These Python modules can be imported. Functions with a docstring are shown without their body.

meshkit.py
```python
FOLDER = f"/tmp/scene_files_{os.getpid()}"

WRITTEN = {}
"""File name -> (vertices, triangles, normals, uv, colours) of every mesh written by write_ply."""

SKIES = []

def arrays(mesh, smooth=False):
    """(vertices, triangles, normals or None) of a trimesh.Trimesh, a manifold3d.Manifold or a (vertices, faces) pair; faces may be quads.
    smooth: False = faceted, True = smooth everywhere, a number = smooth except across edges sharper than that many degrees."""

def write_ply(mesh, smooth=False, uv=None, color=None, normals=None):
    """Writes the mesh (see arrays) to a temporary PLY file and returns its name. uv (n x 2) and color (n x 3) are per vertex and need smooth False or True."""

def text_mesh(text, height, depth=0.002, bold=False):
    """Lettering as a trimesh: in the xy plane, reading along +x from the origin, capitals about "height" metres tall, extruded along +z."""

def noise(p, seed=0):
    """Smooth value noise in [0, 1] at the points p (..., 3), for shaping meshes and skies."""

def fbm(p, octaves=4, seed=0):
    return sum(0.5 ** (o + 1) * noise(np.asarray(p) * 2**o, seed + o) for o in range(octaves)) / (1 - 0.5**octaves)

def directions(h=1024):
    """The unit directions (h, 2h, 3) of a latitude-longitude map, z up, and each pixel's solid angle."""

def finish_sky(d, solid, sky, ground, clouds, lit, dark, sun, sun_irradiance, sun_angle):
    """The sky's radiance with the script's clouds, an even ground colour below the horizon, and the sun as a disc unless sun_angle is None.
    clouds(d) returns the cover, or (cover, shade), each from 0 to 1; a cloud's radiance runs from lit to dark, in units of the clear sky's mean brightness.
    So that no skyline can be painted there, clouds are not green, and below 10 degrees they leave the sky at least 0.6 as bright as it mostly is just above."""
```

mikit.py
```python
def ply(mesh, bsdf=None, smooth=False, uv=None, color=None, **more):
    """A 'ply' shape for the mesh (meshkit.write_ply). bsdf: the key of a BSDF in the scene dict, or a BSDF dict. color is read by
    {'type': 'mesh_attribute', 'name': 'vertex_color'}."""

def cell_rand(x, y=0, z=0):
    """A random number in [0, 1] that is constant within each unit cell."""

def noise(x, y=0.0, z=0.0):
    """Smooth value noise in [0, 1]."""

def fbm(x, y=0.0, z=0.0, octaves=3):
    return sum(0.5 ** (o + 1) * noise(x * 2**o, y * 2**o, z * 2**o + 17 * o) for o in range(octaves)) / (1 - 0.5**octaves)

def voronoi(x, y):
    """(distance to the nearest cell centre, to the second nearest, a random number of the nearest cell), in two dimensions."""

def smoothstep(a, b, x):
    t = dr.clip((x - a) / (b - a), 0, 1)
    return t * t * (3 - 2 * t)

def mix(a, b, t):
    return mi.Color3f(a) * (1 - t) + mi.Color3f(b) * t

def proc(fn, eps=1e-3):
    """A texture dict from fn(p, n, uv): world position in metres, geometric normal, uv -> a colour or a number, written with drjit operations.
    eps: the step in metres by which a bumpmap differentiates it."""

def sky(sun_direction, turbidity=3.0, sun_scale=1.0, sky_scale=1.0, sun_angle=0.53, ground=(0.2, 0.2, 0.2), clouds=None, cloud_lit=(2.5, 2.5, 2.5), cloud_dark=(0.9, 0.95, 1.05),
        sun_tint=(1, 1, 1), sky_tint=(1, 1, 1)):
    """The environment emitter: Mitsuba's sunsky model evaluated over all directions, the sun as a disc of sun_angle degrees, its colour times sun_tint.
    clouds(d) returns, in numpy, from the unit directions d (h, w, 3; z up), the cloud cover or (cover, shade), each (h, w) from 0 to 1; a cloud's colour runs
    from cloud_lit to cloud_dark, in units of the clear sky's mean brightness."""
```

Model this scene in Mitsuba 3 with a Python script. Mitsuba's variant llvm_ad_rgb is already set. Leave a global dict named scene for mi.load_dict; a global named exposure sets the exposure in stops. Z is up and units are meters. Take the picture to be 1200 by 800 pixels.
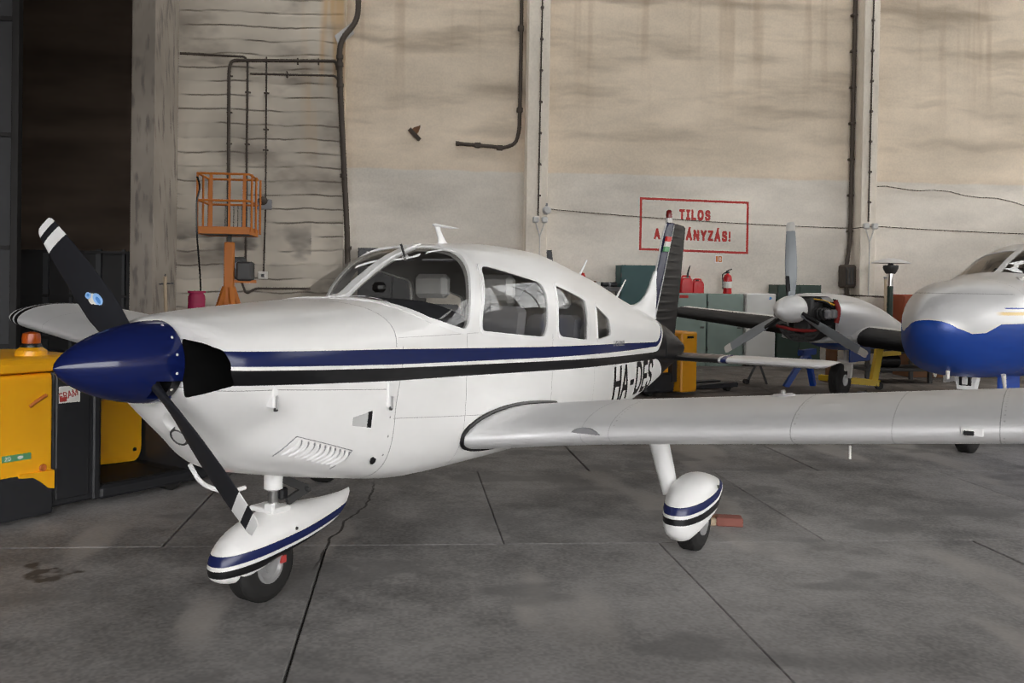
import math, random
import numpy as np, trimesh, manifold3d as m3, drjit as dr, mitsuba as mi, mikit, meshkit
from mikit import noise, fbm, smoothstep, mix
from scipy.interpolate import PchipInterpolator as PI
from trimesh.creation import box as tbox
random.seed(7); np.random.seed(7)
T = mi.ScalarTransform4f
scene, labels = {}, {}

# ---------------------------------------------------------------- camera, sky, exposure
exposure = 4.75
PITCH, ROLL, HEAD = -0.012, 0.016, math.radians(5.0)
cp, sp = math.cos(PITCH), math.sin(PITCH)
fwd = np.array([math.sin(HEAD)*cp, math.cos(HEAD)*cp, sp])
rt = np.cross(fwd, [0, 0, 1]); rt /= np.linalg.norm(rt)
upv = np.cross(rt, fwd)
up2 = -math.sin(ROLL)*rt + math.cos(ROLL)*upv
EYE = np.array([0.0, 0.0, 1.551])
scene['camera'] = {'type': 'perspective', 'fov': math.degrees(2*math.atan(600/1073.4)), 'fov_axis': 'x',
    'near_clip': 0.05, 'far_clip': 500.0, 'principal_point_offset_x': (600-572.2)/1200, 'principal_point_offset_y': (400-347.1)/800,
    'to_world': T().look_at(origin=EYE.tolist(), target=(EYE+fwd).tolist(), up=up2.tolist())}

def overcast(d):
    c = meshkit.fbm(d*np.array([2.5, 2.5, 5.0])+7.0, 4, 3)
    return np.clip(0.75+0.5*c, 0, 1), np.clip((c-0.35)*1.3, 0, 1)
scene['sky'] = mikit.sky((0.25, 0.85, 0.55), turbidity=5.0, sun_scale=0.0, sky_scale=1.0, ground=(0.3, 0.29, 0.28), clouds=overcast,
                         cloud_lit=(2.3, 2.28, 2.25), cloud_dark=(1.5, 1.52, 1.58))

# ---------------------------------------------------------------- helpers
def put(key, mesh, mat, smooth=False, n=None, **kw):
    """one entry of the scene; n numbers a repeat (0 = no number)"""
    if n: key = f'{key}_{n:03d}'
    while key in scene:
        base = key.rsplit('_', 1)
        key = f'{base[0]}_{int(base[1])+1:03d}' if base[-1].isdigit() and len(base[-1]) == 3 else key+'_001'
    if isinstance(mesh, dict): scene[key] = {**mesh, **kw}
    else: scene[key] = mikit.ply(mesh, mat, smooth=smooth, **kw)
    return key
def tag(key, label=None, cat=None, group=None, kind=None):
    d = labels.setdefault(key, {})
    for a, b in (('label', label), ('category', cat), ('group', group), ('kind', kind)):
        if b: d[a] = b
    return key
def V(v): return np.asarray(v, float)
def cat(*ms): return trimesh.util.concatenate([m for m in ms])
def hull(P): return trimesh.convex.convex_hull(V(P))
def cbox(lo, hi, c=0.0):
    """box from corner to corner with chamfered edges"""
    lo, hi = V(lo), V(hi)
    if c <= 0:
        b = tbox(hi-lo); b.apply_translation((lo+hi)/2); return b
    P = []
    for s in np.ndindex(2, 2, 2):
        p = np.where(s, hi, lo); q = np.where(s, -1, 1)*c
        for k in range(3):
            o = q.copy(); o[k] = 0; P.append(p+o)
    return hull(P)
def frame(origin, heading):
    """4x4: local x along the heading (radians from world x), z up"""
    c, s = math.cos(heading), math.sin(heading)
    return np.array([[c, -s, 0, origin[0]], [s, c, 0, origin[1]], [0, 0, 1, origin[2]], [0, 0, 0, 1.0]])
def tf(mesh, M):
    m = mesh.copy(); m.apply_transform(M); return m
def tube(P, r, sides=10, caps=True):
    P = V(P); r = np.broadcast_to(V(r), (len(P),))
    t = np.gradient(P, axis=0); t /= np.linalg.norm(t, axis=1, keepdims=True)+1e-12
    a = np.cross(t[0], [0, 0, 1.0] if abs(t[0][2]) < .9 else [1.0, 0, 0]); A = []
    for k in range(len(P)):
        a = a-t[k]*(a@t[k]); a /= np.linalg.norm(a); A.append(a)
    A = V(A); B = np.cross(t, A); g = np.arange(sides)*2*np.pi/sides
    ring = P[:, None]+r[:, None, None]*(np.cos(g)[None, :, None]*A[:, None]+np.sin(g)[None, :, None]*B[:, None])
    return loft(ring)
def loft(R, caps=True, closed=True):
    """rings (n, m, 3) -> mesh, outward if rings turn counter-clockwise about the direction of travel"""
    R = V(R); n, m = R.shape[:2]; v = R.reshape(-1, 3); F = []
    i, j = np.meshgrid(np.arange(n-1), np.arange(m if closed else m-1), indexing='ij')
    a, b = i*m+j, i*m+(j+1) % m
    q = np.stack([a, b, b+m, a+m], -1).reshape(-1, 4)
    F = [q[:, [0, 1, 2]], q[:, [0, 2, 3]]]
    if caps and closed:
        v = np.vstack([v, R[0].mean(0), R[-1].mean(0)]); k = np.arange(m); e = (n-1)*m
        F += [np.stack([np.full(m, n*m), (k+1) % m, k], -1), np.stack([np.full(m, n*m+1), e+k, e+(k+1) % m], -1)]
    return trimesh.Trimesh(v, np.vstack(F), process=False)
def lathe(prof, axis_to=(0, 0, 1), at=(0, 0, 0), sides=32):
    """profile (r, h) turned about the axis"""
    prof = V(prof); g = np.arange(sides)*2*np.pi/sides
    z = V(axis_to)/np.linalg.norm(axis_to); a = np.cross(z, [0, 0, 1.0] if abs(z[2]) < .9 else [1.0, 0, 0]); a /= np.linalg.norm(a); b = np.cross(z, a)
    R = [V(at)+h*z+max(r, 1e-5)*(np.cos(g)[:, None]*a+np.sin(g)[:, None]*b) for r, h in prof]
    m = loft(R); m.merge_vertices(); return m
def cyl(p, q, r, sides=20): return tube([p, q], r, sides)
def bar(p, q, w, h=None):
    """square bar from p to q"""
    h = h or w; p, q = V(p), V(q); t = (q-p)/np.linalg.norm(q-p)
    a = np.cross(t, [0, 0, 1.0] if abs(t[2]) < .95 else [0, 1.0, 0]); a /= np.linalg.norm(a); b = np.cross(a, t)
    return hull([o+s*a*w/2+u*b*h/2 for o in (p, q) for s in (-1, 1) for u in (-1, 1)])
def arc(P, k=6, r=0.1):
    """polyline with its corners rounded"""
    P = V(P); out = [P[0]]
    for i in range(1, len(P)-1):
        a, b = P[i-1]-P[i], P[i+1]-P[i]; la, lb = np.linalg.norm(a), np.linalg.norm(b); rr = min(r, la*.45, lb*.45)
        p, q = P[i]+a/la*rr, P[i]+b/lb*rr
        for s in np.linspace(0, 1, k): out.append((1-s)**2*p+2*s*(1-s)*P[i]+s*s*q)
    out.append(P[-1]); return V(out)
def prism(poly, lo, hi, axis):
    """polygon in the plane across the axis ('y': (x,z), 'z': (x,y), 'x': (y,z)), from lo to hi"""
    from shapely.geometry import Polygon
    pg = poly if hasattr(poly, 'exterior') else Polygon(poly)
    m = trimesh.creation.extrude_polygon(pg, hi-lo, engine='earcut'); v = m.vertices.copy(); v[:, 2] += lo
    w = {'y': v[:, [0, 2, 1]], 'z': v, 'x': v[:, [2, 0, 1]]}[axis]
    m = trimesh.Trimesh(w, m.faces, process=False)
    if m.volume < 0: m.invert()
    return m
def rpoly(P, r, k=6):
    """rounded polygon"""
    P = V(P); n = len(P); out = []
    for i in range(n):
        rr = r[i] if hasattr(r, '__len__') else r
        a, b = P[i-1]-P[i], P[(i+1) % n]-P[i]; la, lb = np.linalg.norm(a), np.linalg.norm(b); rr = min(rr, la*.48, lb*.48)
        p, q = P[i]+a/la*rr, P[i]+b/lb*rr
        for s in np.linspace(0, 1, k): out.append((1-s)**2*p+2*s*(1-s)*P[i]+s*s*q)
    return V(out)
def man(mesh):
    m = mesh.copy(); m.merge_vertices()
    return m3.Manifold(m3.Mesh(np.ascontiguousarray(m.vertices, np.float32), np.ascontiguousarray(m.faces, np.uint32)))
def unman(M):
    m = M.to_mesh(); return trimesh.Trimesh(m.vert_properties[:, :3], m.tri_verts, process=False)
def stencil(text, height, width, depth):
    """heavy wide-set capitals, letter by letter"""
    out = []; x = 0.0
    for ch in text:
        if ch == ' ': x += height*.42; continue
        m = meshkit.text_mesh(ch, height, depth, bold=True); m.vertices[:, 0] -= m.vertices[:, 0].min(); m.vertices[:, 0] *= .88
        for dx, dz in ((-.012, -.010), (.012, -.010), (-.012, .010), (.012, .010)) if ch != '!' else ((-.008, 0), (.008, 0)):
            c = m.copy(); c.vertices += (x+dx, dz, 0); out.append(c)
        x += m.vertices[:, 0].max()+height*.32
    m = cat(*out); m.vertices[:, 0] -= m.vertices[:, 0].min(); m.vertices[:, 0] *= width/m.vertices[:, 0].max(); return m
def lettering(text, height, width=None, depth=0.002, bold=True):
    m = meshkit.text_mesh(text, height, depth, bold=bold); m.vertices[:, 0] -= m.vertices[:, 0].min()
    if width: m.vertices[:, 0] *= width/m.vertices[:, 0].max()
    return m

# ---------------------------------------------------------------- materials
def pr(name, col, rough=0.5, metal=0.0, spec=0.5, two=True, **kw):
    c = mikit.proc(col) if callable(col) else {'type': 'rgb', 'value': list(col)}
    b = {'type': 'principled', 'base_color': c, 'roughness': mikit.proc(rough) if callable(rough) else rough, 'metallic': metal, 'specular': spec, **kw}
    scene[name] = {'type': 'twosided', 'bsdf': b} if two else b
    return name
def bumped(name, inner_kw, fn, scale=1.0, eps=2e-3):
    pr(name, **inner_kw); b = scene[name]['bsdf']
    scene[name] = {'type': 'twosided', 'bsdf': {'type': 'bumpmap', 'arbitrary': mikit.proc(fn, eps), 'bsdf': b, 'scale': scale}}
    return name
def flat(name, c, rough=0.5, **k): return pr(name, c, rough, **k)
flat('m_white', (.80, .80, .79), .28); flat('m_black', (.007, .007, .008), .32); flat('m_blackmatt', (.010, .010, .011), .7)
flat('m_rubber', (.011, .0105, .010), .7); flat('m_navy', (.005, .011, .075), .10, spec=.45, clearcoat=.3, clearcoat_gloss=.97)
flat('m_steel', (.55, .55, .55), .32, metal=1.0); flat('m_darksteel', (.06, .06, .06), .5, metal=.4); flat('m_chrome', (.8, .8, .8), .12, metal=1.0)
flat('m_yellow', (.80, .40, .010), .35); flat('m_orange', (.52, .16, .03), .55); flat('m_red', (.50, .02, .018), .4)
flat('m_signred', (.42, .045, .04), .8); flat('m_grey', (.22, .22, .23), .6); flat('m_lightgrey', (.50, .50, .49), .5)
flat('m_seat', (.20, .20, .21), .85); flat('m_lining', (.30, .295, .285), .8); flat('m_dash', (.020, .022, .028), .8)
flat('m_green', (.10, .30, .14), .5); flat('m_bluelight', (.08, .26, .65), .4); flat('m_paper', (.72, .70, .66), .7)
flat('m_truckblack', (.020, .021, .024), .42); flat('m_conduit', (.070, .056, .045), .75); flat('m_hub', (.30, .30, .30), .4, metal=.3); flat('m_brown', (.16, .075, .035), .75)
flat('m_darkgreen', (.025, .050, .038), .5); flat('m_teal', (.020, .070, .072), .55); flat('m_silver', (.62, .62, .63), .33, metal=.35)
flat('m_cable', (.10, .085, .07), .8); flat('m_wood', (.45, .36, .25), .8); flat('m_blueplane', (.012, .055, .30), .3, clearcoat=.4); flat('m_magenta', (.32, .02, .07), .6)
scene['m_amber'] = {'type': 'principled', 'base_color': {'type': 'rgb', 'value': [.75, .16, .01]}, 'roughness': .25, 'spec_trans': .35, 'eta': 1.45}
scene['m_pane'] = {'type': 'thindielectric', 'int_ior': 1.5, 'specular_reflectance': {'type': 'rgb', 'value': [.5, .5, .5]}, 'specular_transmittance': {'type': 'rgb', 'value': [.9, .9, .89]}}
scene['m_panesmoke'] = {'type': 'thindielectric', 'int_ior': 1.5, 'specular_transmittance': {'type': 'rgb', 'value': [.55, .52, .49]}, 'specular_reflectance': {'type': 'rgb', 'value': [.5, .5, .5]}}

def pw(x, pts):
    """piecewise linear function of x"""
    v = mi.Float(pts[0][1])
    for (a, p), (b, q) in zip(pts, pts[1:]): v = v+(q-p)/(b-a)*dr.clip(x-a, 0, b-a)
    return v
def band(z, lo, hi, e=0.0015): return smoothstep(lo-e, lo+e, z)*(1-smoothstep(hi-e, hi+e, z))

# ================================================================ THE BUILDING
WY = 18.5   # back wall
# ---- floor of cast slabs
def slab_colour(tint):
    def f(p, n, uv):
        x, y = p.x, p.y
        a = fbm(x*1.1+3, y*1.1, 0, 4); b = fbm(x*5, y*5, 4, 3); c = fbm(x*2.2+9, y*.7, 2, 3)
        g = noise(x*70, y*70, 1.0)
        v = .42+.80*a+.45*(b-.5)+.25*(g-.5)
        col = mi.Color3f(.30, .291, .284)*tint*v
        col = mix(col, mi.Color3f(.42, .395, .37)*tint, smoothstep(.60, .78, c)*.6)
        col = mix(col, (.17, .166, .163), smoothstep(.60, .75, fbm(x*1.6+20, y*2.6, 7, 3))*.6)
        col = mix(col, col*mi.Color3f(.42, .38, .35), smoothstep(8.6, 11.5, y+.6*(fbm(x*.7, y*.7, 11, 2)-.5)))  # shade under the wing and towards the back put into the slab colour
        # oil spots near the truck
        d = dr.sqrt(dr.square((x+1.87)*.55)+dr.square(y-5.0))+.34*(fbm(x*7, y*7, 3, 3)-.5)
        col = mix(col, (.055, .045, .035), (1-smoothstep(.07, .12, d))*.85)
        # a crack that wanders across two slabs
        cx = -.36+.10*(y-6.0)+.16*(fbm(y*2.5, 1.0, 0, 4)-.5)
        k = (1-smoothstep(.004, .013, dr.abs(x-cx)))*smoothstep(4.9, 5.2, y)*(1-smoothstep(7.0, 7.3, y))
        col = mix(col, (.035, .032, .03), k*.9)
        return mix(col, (.33, .32, .31), smoothstep(.66, .80, fbm(x*13, y*8, 5, 3))*smoothstep(.55, .7, b)*.35)
    return f
def rough_floor(p, n, uv): return .55+.25*fbm(p.x*2, p.y*2, 9, 2)
def floor_h(p, n, uv): return .0012*fbm(p.x*22, p.y*22, 0, 3)+.0009*noise(p.x*90, p.y*90)
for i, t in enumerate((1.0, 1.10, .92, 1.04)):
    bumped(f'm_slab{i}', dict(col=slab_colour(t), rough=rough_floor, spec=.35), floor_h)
flat('m_base', (.045, .041, .038), .9)
put('floor', cbox((-16, -14, -.35), (22, 24, -.02)), 'm_base'); tag('floor', 'grey concrete hangar floor cast in large slabs', None, None, 'structure')
rows = [-1.0, 1.15, 3.30, 5.45, 7.60, 9.75, 11.9, 14.05, 16.2, 18.45]
off = [-.46, .6, -.46, .60, -.46, .6, -.45, .6, -.5]
rng = random.Random(3)
for a, b, o in zip(rows, rows[1:], off):
    x = o-2.0*(6 if a < 8 else 5)
    lim = 8 if a < 6 else 14
    while x < lim:
        if x+2 > -11:
            g = .0045; h = rng.uniform(-.0015, .0015)
            j = [rng.uniform(-.008, .008) for _ in range(2)]
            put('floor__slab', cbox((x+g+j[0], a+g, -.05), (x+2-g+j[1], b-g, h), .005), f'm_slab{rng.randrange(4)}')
        x += 2.0
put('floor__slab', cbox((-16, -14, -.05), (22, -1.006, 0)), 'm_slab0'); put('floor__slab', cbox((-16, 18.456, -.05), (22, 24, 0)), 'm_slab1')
flat('m_apron', (.22, .215, .205), .9)
put('apron', cbox((-60, -70, -.3), (70, -14.02, -.01)), 'm_apron'); tag('apron', 'pale concrete apron outside the hangar door', None, None, 'structure')

# ---- walls
def wall_colour(p, n, uv):
    x, z = p.x, p.z
    a = fbm(x*.45, z*.9, 1, 4); b = fbm(x*1.3, z*3.2, 5, 4); g = noise(x*40, z*40, 2); s = fbm(x*5.0, z*.30, 3, 3)
    upper = mi.Color3f(.75, .645, .52); lower = mi.Color3f(.74, .69, .62)
    edge = 3.86+.05*(fbm(x*1.5, 0, 3, 3)-.5)
    col = mix(lower, upper, smoothstep(edge-.02, edge+.02, z))
    col = col*(.74+.40*a+.22*(b-.5)+.08*(g-.5))
    col = mix(col, (.23, .175, .12), smoothstep(.42, .9, fbm(x*.55+4, z*3.6+.5*fbm(x*1.5, z, 3, 2), 8, 5))*smoothstep(2.0, 6.5, z)*.55)
    col = mix(col, (.30, .19, .10), smoothstep(.55, .85, s)*smoothstep(4.0, 7.5, z)*.30)
    # dark run marks under the roof, scuffs near the floor
    col = mix(col, (.22, .19, .16), smoothstep(.5, .85, fbm(x*2.2, z*4, 12, 3))*(1-smoothstep(.2, 2.2, z))*.5)
    return col
def wall_h(p, n, uv): return .016*fbm(p.x*1.6, p.z*5.0, 0, 5)+.002*noise(p.x*25, p.z*25)
bumped('m_wall', dict(col=wall_colour, rough=.92, spec=.2), wall_h, eps=5e-3)
def form_colour(p, n, uv):
    x, z, y = p.x, p.z, p.y
    h = x+y
    a = fbm(h*.8, z*1.2, 1, 4); w = .16*(fbm(h*1.3, z*.6, 3, 4)-.5); zz = (z+w)/.27
    rnd = mikit.cell_rand(dr.floor(zz), 0, 5)
    d = dr.abs(zz-dr.floor(zz)-.5)
    line = smoothstep(.40, .495, d)*smoothstep(.34, .62, fbm(h*1.5, dr.floor(zz+.5)*3.1, 6, 3))
    col = mi.Color3f(.62, .565, .485)*(.62+.55*a)*(.92+.16*rnd)
    col = mix(col, (.115, .092, .075), line*.75)
    rust = smoothstep(.45, .75, fbm(h*4, z*.25, 9, 3))*smoothstep(-2.3, -1.6, x)*smoothstep(3.3, 5.6, z)*(y > 17)
    col = mix(col, (.56, .36, .17), rust*.8)
    smut = smoothstep(.4, .75, fbm(h*2.0, z*4, 2, 3))*dr.exp(-dr.square((z-2.25)/.35))*(x < -1.9)
    col = mix(col, (.10, .09, .085), smut*.75)
    return mix(col, (.20, .17, .145), smoothstep(.48, .85, fbm(h*1.2, z*2.0+3, 4, 5))*.6)
def form_h(p, n, uv):
    h = p.x+p.y; w = .16*(fbm(h*1.3, p.z*.6, 3, 4)-.5); zz = (p.z+w)/.27; d = dr.abs(zz-dr.floor(zz)-.5)
    return .02*(1-smoothstep(.43, .5, d))+.012*fbm(h*3, p.z*5, 1, 3)
bumped('m_form', dict(col=form_colour, rough=.93, spec=.2), form_h, eps=5e-3)
def pil_colour(p, n, uv): return mi.Color3f(.70, .645, .565)*(.75+.4*fbm(p.x*3+p.y*3, p.z*.8, 2, 4)+.1*noise(p.x*30, p.z*30, p.y*30))
bumped('m_pil', dict(col=pil_colour, rough=.9, spec=.2), lambda p, n, uv: .004*fbm(p.x*9+p.y*9, p.z*6, 0, 3))
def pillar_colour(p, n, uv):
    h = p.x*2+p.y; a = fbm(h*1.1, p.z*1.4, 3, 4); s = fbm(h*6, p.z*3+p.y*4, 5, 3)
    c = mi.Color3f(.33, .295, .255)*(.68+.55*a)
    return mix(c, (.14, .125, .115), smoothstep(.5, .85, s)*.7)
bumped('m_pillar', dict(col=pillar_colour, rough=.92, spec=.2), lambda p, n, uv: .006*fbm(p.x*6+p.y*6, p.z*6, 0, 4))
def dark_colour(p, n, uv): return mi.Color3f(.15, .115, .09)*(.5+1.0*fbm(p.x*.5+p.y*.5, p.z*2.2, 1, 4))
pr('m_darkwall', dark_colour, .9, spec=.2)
pr('m_ceiling', lambda p, n, uv: mi.Color3f(.17, .155, .14)*(.8+.4*fbm(p.x*.5, p.y*.5, 0, 2)), .9, spec=.2)
H = 9.2
put('wall_back', cbox((-1.29, WY, -.3), (20.3, WY+.4, H)), 'm_wall'); tag('wall_back', 'stained beige plaster back wall of the hangar with greyer lower band', kind='structure')
put('wall_back_left', cbox((-4.55, 18.12, -.3), (-1.29, WY+.4, H)), 'm_form'); tag('wall_back_left', 'board-marked concrete wall bay behind the orange lift, streaked with rust', kind='structure')
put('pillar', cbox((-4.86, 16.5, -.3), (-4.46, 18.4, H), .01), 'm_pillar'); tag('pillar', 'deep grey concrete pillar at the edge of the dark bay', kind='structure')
put('pilaster', cbox((2.31, 18.1, -.3), (2.74, WY+.1, H), .012), 'm_pil'); tag('pilaster', 'cream wall pilaster behind the cabin of the white airplane', kind='structure')
put('pilaster_001', cbox((9.24, 18.1, -.3), (9.57, WY+.1, H), .012), 'm_pil'); tag('pilaster_001', 'cream wall pilaster beside the junction box and patio heater', kind='structure')
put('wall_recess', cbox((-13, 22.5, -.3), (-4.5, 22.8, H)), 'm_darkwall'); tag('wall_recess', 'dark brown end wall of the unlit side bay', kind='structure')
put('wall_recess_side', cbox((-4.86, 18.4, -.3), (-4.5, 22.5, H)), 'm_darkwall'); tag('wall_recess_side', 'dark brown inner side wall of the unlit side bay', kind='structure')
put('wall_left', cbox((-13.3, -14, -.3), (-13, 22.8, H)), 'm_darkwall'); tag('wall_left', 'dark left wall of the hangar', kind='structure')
WR = [(1.0, 4.6), (5.2, 8.8), (9.4, 13.0), (13.6, 17.6)]  # unseen windows, added to brighten the back wall from the right
put('wall_right', cat(cbox((20, -14, -.3), (20.3, WY+.4, 2.6)), cbox((20, -14, 8.6), (20.3, WY+.4, H)), *[cbox((20, a, 2.6), (20.3, b, 8.6)) for a, b in zip([-14]+[q[1] for q in WR], [q[0] for q in WR]+[WY+.4])]), 'm_wall')
for i, (a, b) in enumerate(WR):
    put(f'window_{i+11}', cbox((20.15, a, 2.6), (20.154, b, 8.6)), 'm_pane'); tag(f'window_{i+11}', 'unseen tall steel window in the right wall, added to light the back wall', kind='structure')
    for j in range(1, 4): put(f'window_{i+11}__glazing_bar', cbox((20.1, a+(b-a)*j/4-.03, 2.6), (20.2, a+(b-a)*j/4+.03, 8.6)), 'm_darksteel')
    for j in range(1, 5): put(f'window_{i+11}__glazing_bar', cbox((20.11, a, 2.6+1.2*j-.03), (20.19, b, 2.6+1.2*j+.03)), 'm_darksteel'); tag('wall_right', 'beige right wall of the hangar', kind='structure')
SKY = [(16.4, 1.6)]   # roof lights: middle y and width
edges = [-14]+[q for c, w in SKY for q in (c-w/2, c+w/2)]+[22.8]
put('ceiling', cat(*[cbox((-13.3, a, H), (20.3, b, H+.3)) for a, b in zip(edges[::2], edges[1::2])]+[cbox((x0, c-w/2-.01, H), (x1, c+w/2+.01, H+.3)) for c, w in SKY for x0, x1 in ((-13.3, -4), (19, 20.3))]), 'm_ceiling')
tag('ceiling', 'dusty pale hangar ceiling with strips of roof lights', kind='structure')
for i, (c, w) in enumerate(SKY):
    put(f'window_{i+1}', cbox((-4.05, c-w/2-.05, H+.31), (19.05, c+w/2+.05, H+.314)), 'm_pane'); tag(f'window_{i+1}', 'long strip of roof glazing', kind='structure')
    for j in range(15): put(f'window_{i+1}__glazing_bar', cbox((-4+1.64*j-.14, c-w/2, H+.18), (-4+1.64*j+.14, c+w/2, H+.30)), 'm_ceiling')
put('wall_front', cat(cbox((-13.3, -14.3, -.3), (-10.0, -14, H)), cbox((-10.0, -14.3, 8.6), (20.3, -14, H))), 'm_ceiling'); tag('wall_front', 'front wall of the hangar around the open door', kind='structure')

# ---- dark steel frame and door leaf in the side bay
flat('m_leaf', (.075, .078, .082), .6); flat('m_leafdark', (.035, .034, .034), .6)
k = 'hangar_door_leaf'
put(k+'__sheet', cbox((-11.5, 17.0, .02), (-7.05, 17.05, 8.5)), 'm_leaf')
put(k+'__post', cbox((-7.05, 16.93, .0), (-6.93, 17.12, 8.6), .01), 'm_leafdark')
for i, z in enumerate((.3, 2.05, 4.05, 6.1)): put(k+'__rail', cbox((-11.5, 16.93, z), (-7.05, 17.0, z+.07)), 'm_leafdark')
tag(k, 'grey steel hangar door leaf at the far left edge of the dark bay', 'door')
k = 'steel_partition'
for i in range(7): put(k+'__post', cbox((-8.4+.55*i, 20.5, 0), (-8.4+.55*i+(.11 if i % 2 else .06), 20.58, 2.2)), 'm_leaf')
for z in (.25, 1.15, 2.1): put(k+'__rail', cbox((-8.5, 20.46, z), (-4.95, 20.54, z+.06)), 'm_leafdark')
put(k+'__panel', cbox((-8.5, 20.6, 0), (-4.95, 20.63, 2.15)), 'm_leafdark')
tag(k, 'low dark steel framed partition inside the unlit side bay', 'partition')

# ================================================================ THE WHITE SINGLE-ENGINE AIRPLANE (local: x aft, y to starboard, z up)
PX0, PY0, PH = -1.18933, 3.92171, math.radians(52.857)
PM = frame((PX0, PY0, 0), PH)
pc, ps = math.cos(PH), math.sin(PH)
def ploc(p): dx, dy = p.x-PX0, p.y-PY0; return pc*dx+ps*dy, pc*dy-ps*dx, p.z
A = 'single_engine_airplane'
tag(A, 'white single-engine airplane with blue and black stripes and registration HA-DES, parked in the foreground', 'airplane')
def ap(part, mesh, mat, smooth=False, label=None, **kw):
    k = put(f'{A}__{part}', tf(mesh, PM), mat, smooth, **kw)
    if label: tag(k, label)
    return k
BT = [(.2, 1.262), (1.144, 1.231), (1.77, 1.205), (2.69, 1.169), (4.18, 1.118), (5.2, 1.073)]
BB = [(.2, 1.200), (1.146, 1.155), (2.70, 1.099), (4.45, 1.049), (5.3, 1.030)]
KT = [(.2, 1.184), (1.146, 1.138), (2.698, 1.077), (4.46, 1.010), (5.21, .985)]
KB = [(.2, 1.119), (.447, 1.109), (1.15, 1.075), (1.77, 1.054), (2.70, 1.017), (4.49, .949), (5.43, .912)]
WHITE = mi.Color3f(.80, .795, .78)
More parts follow.
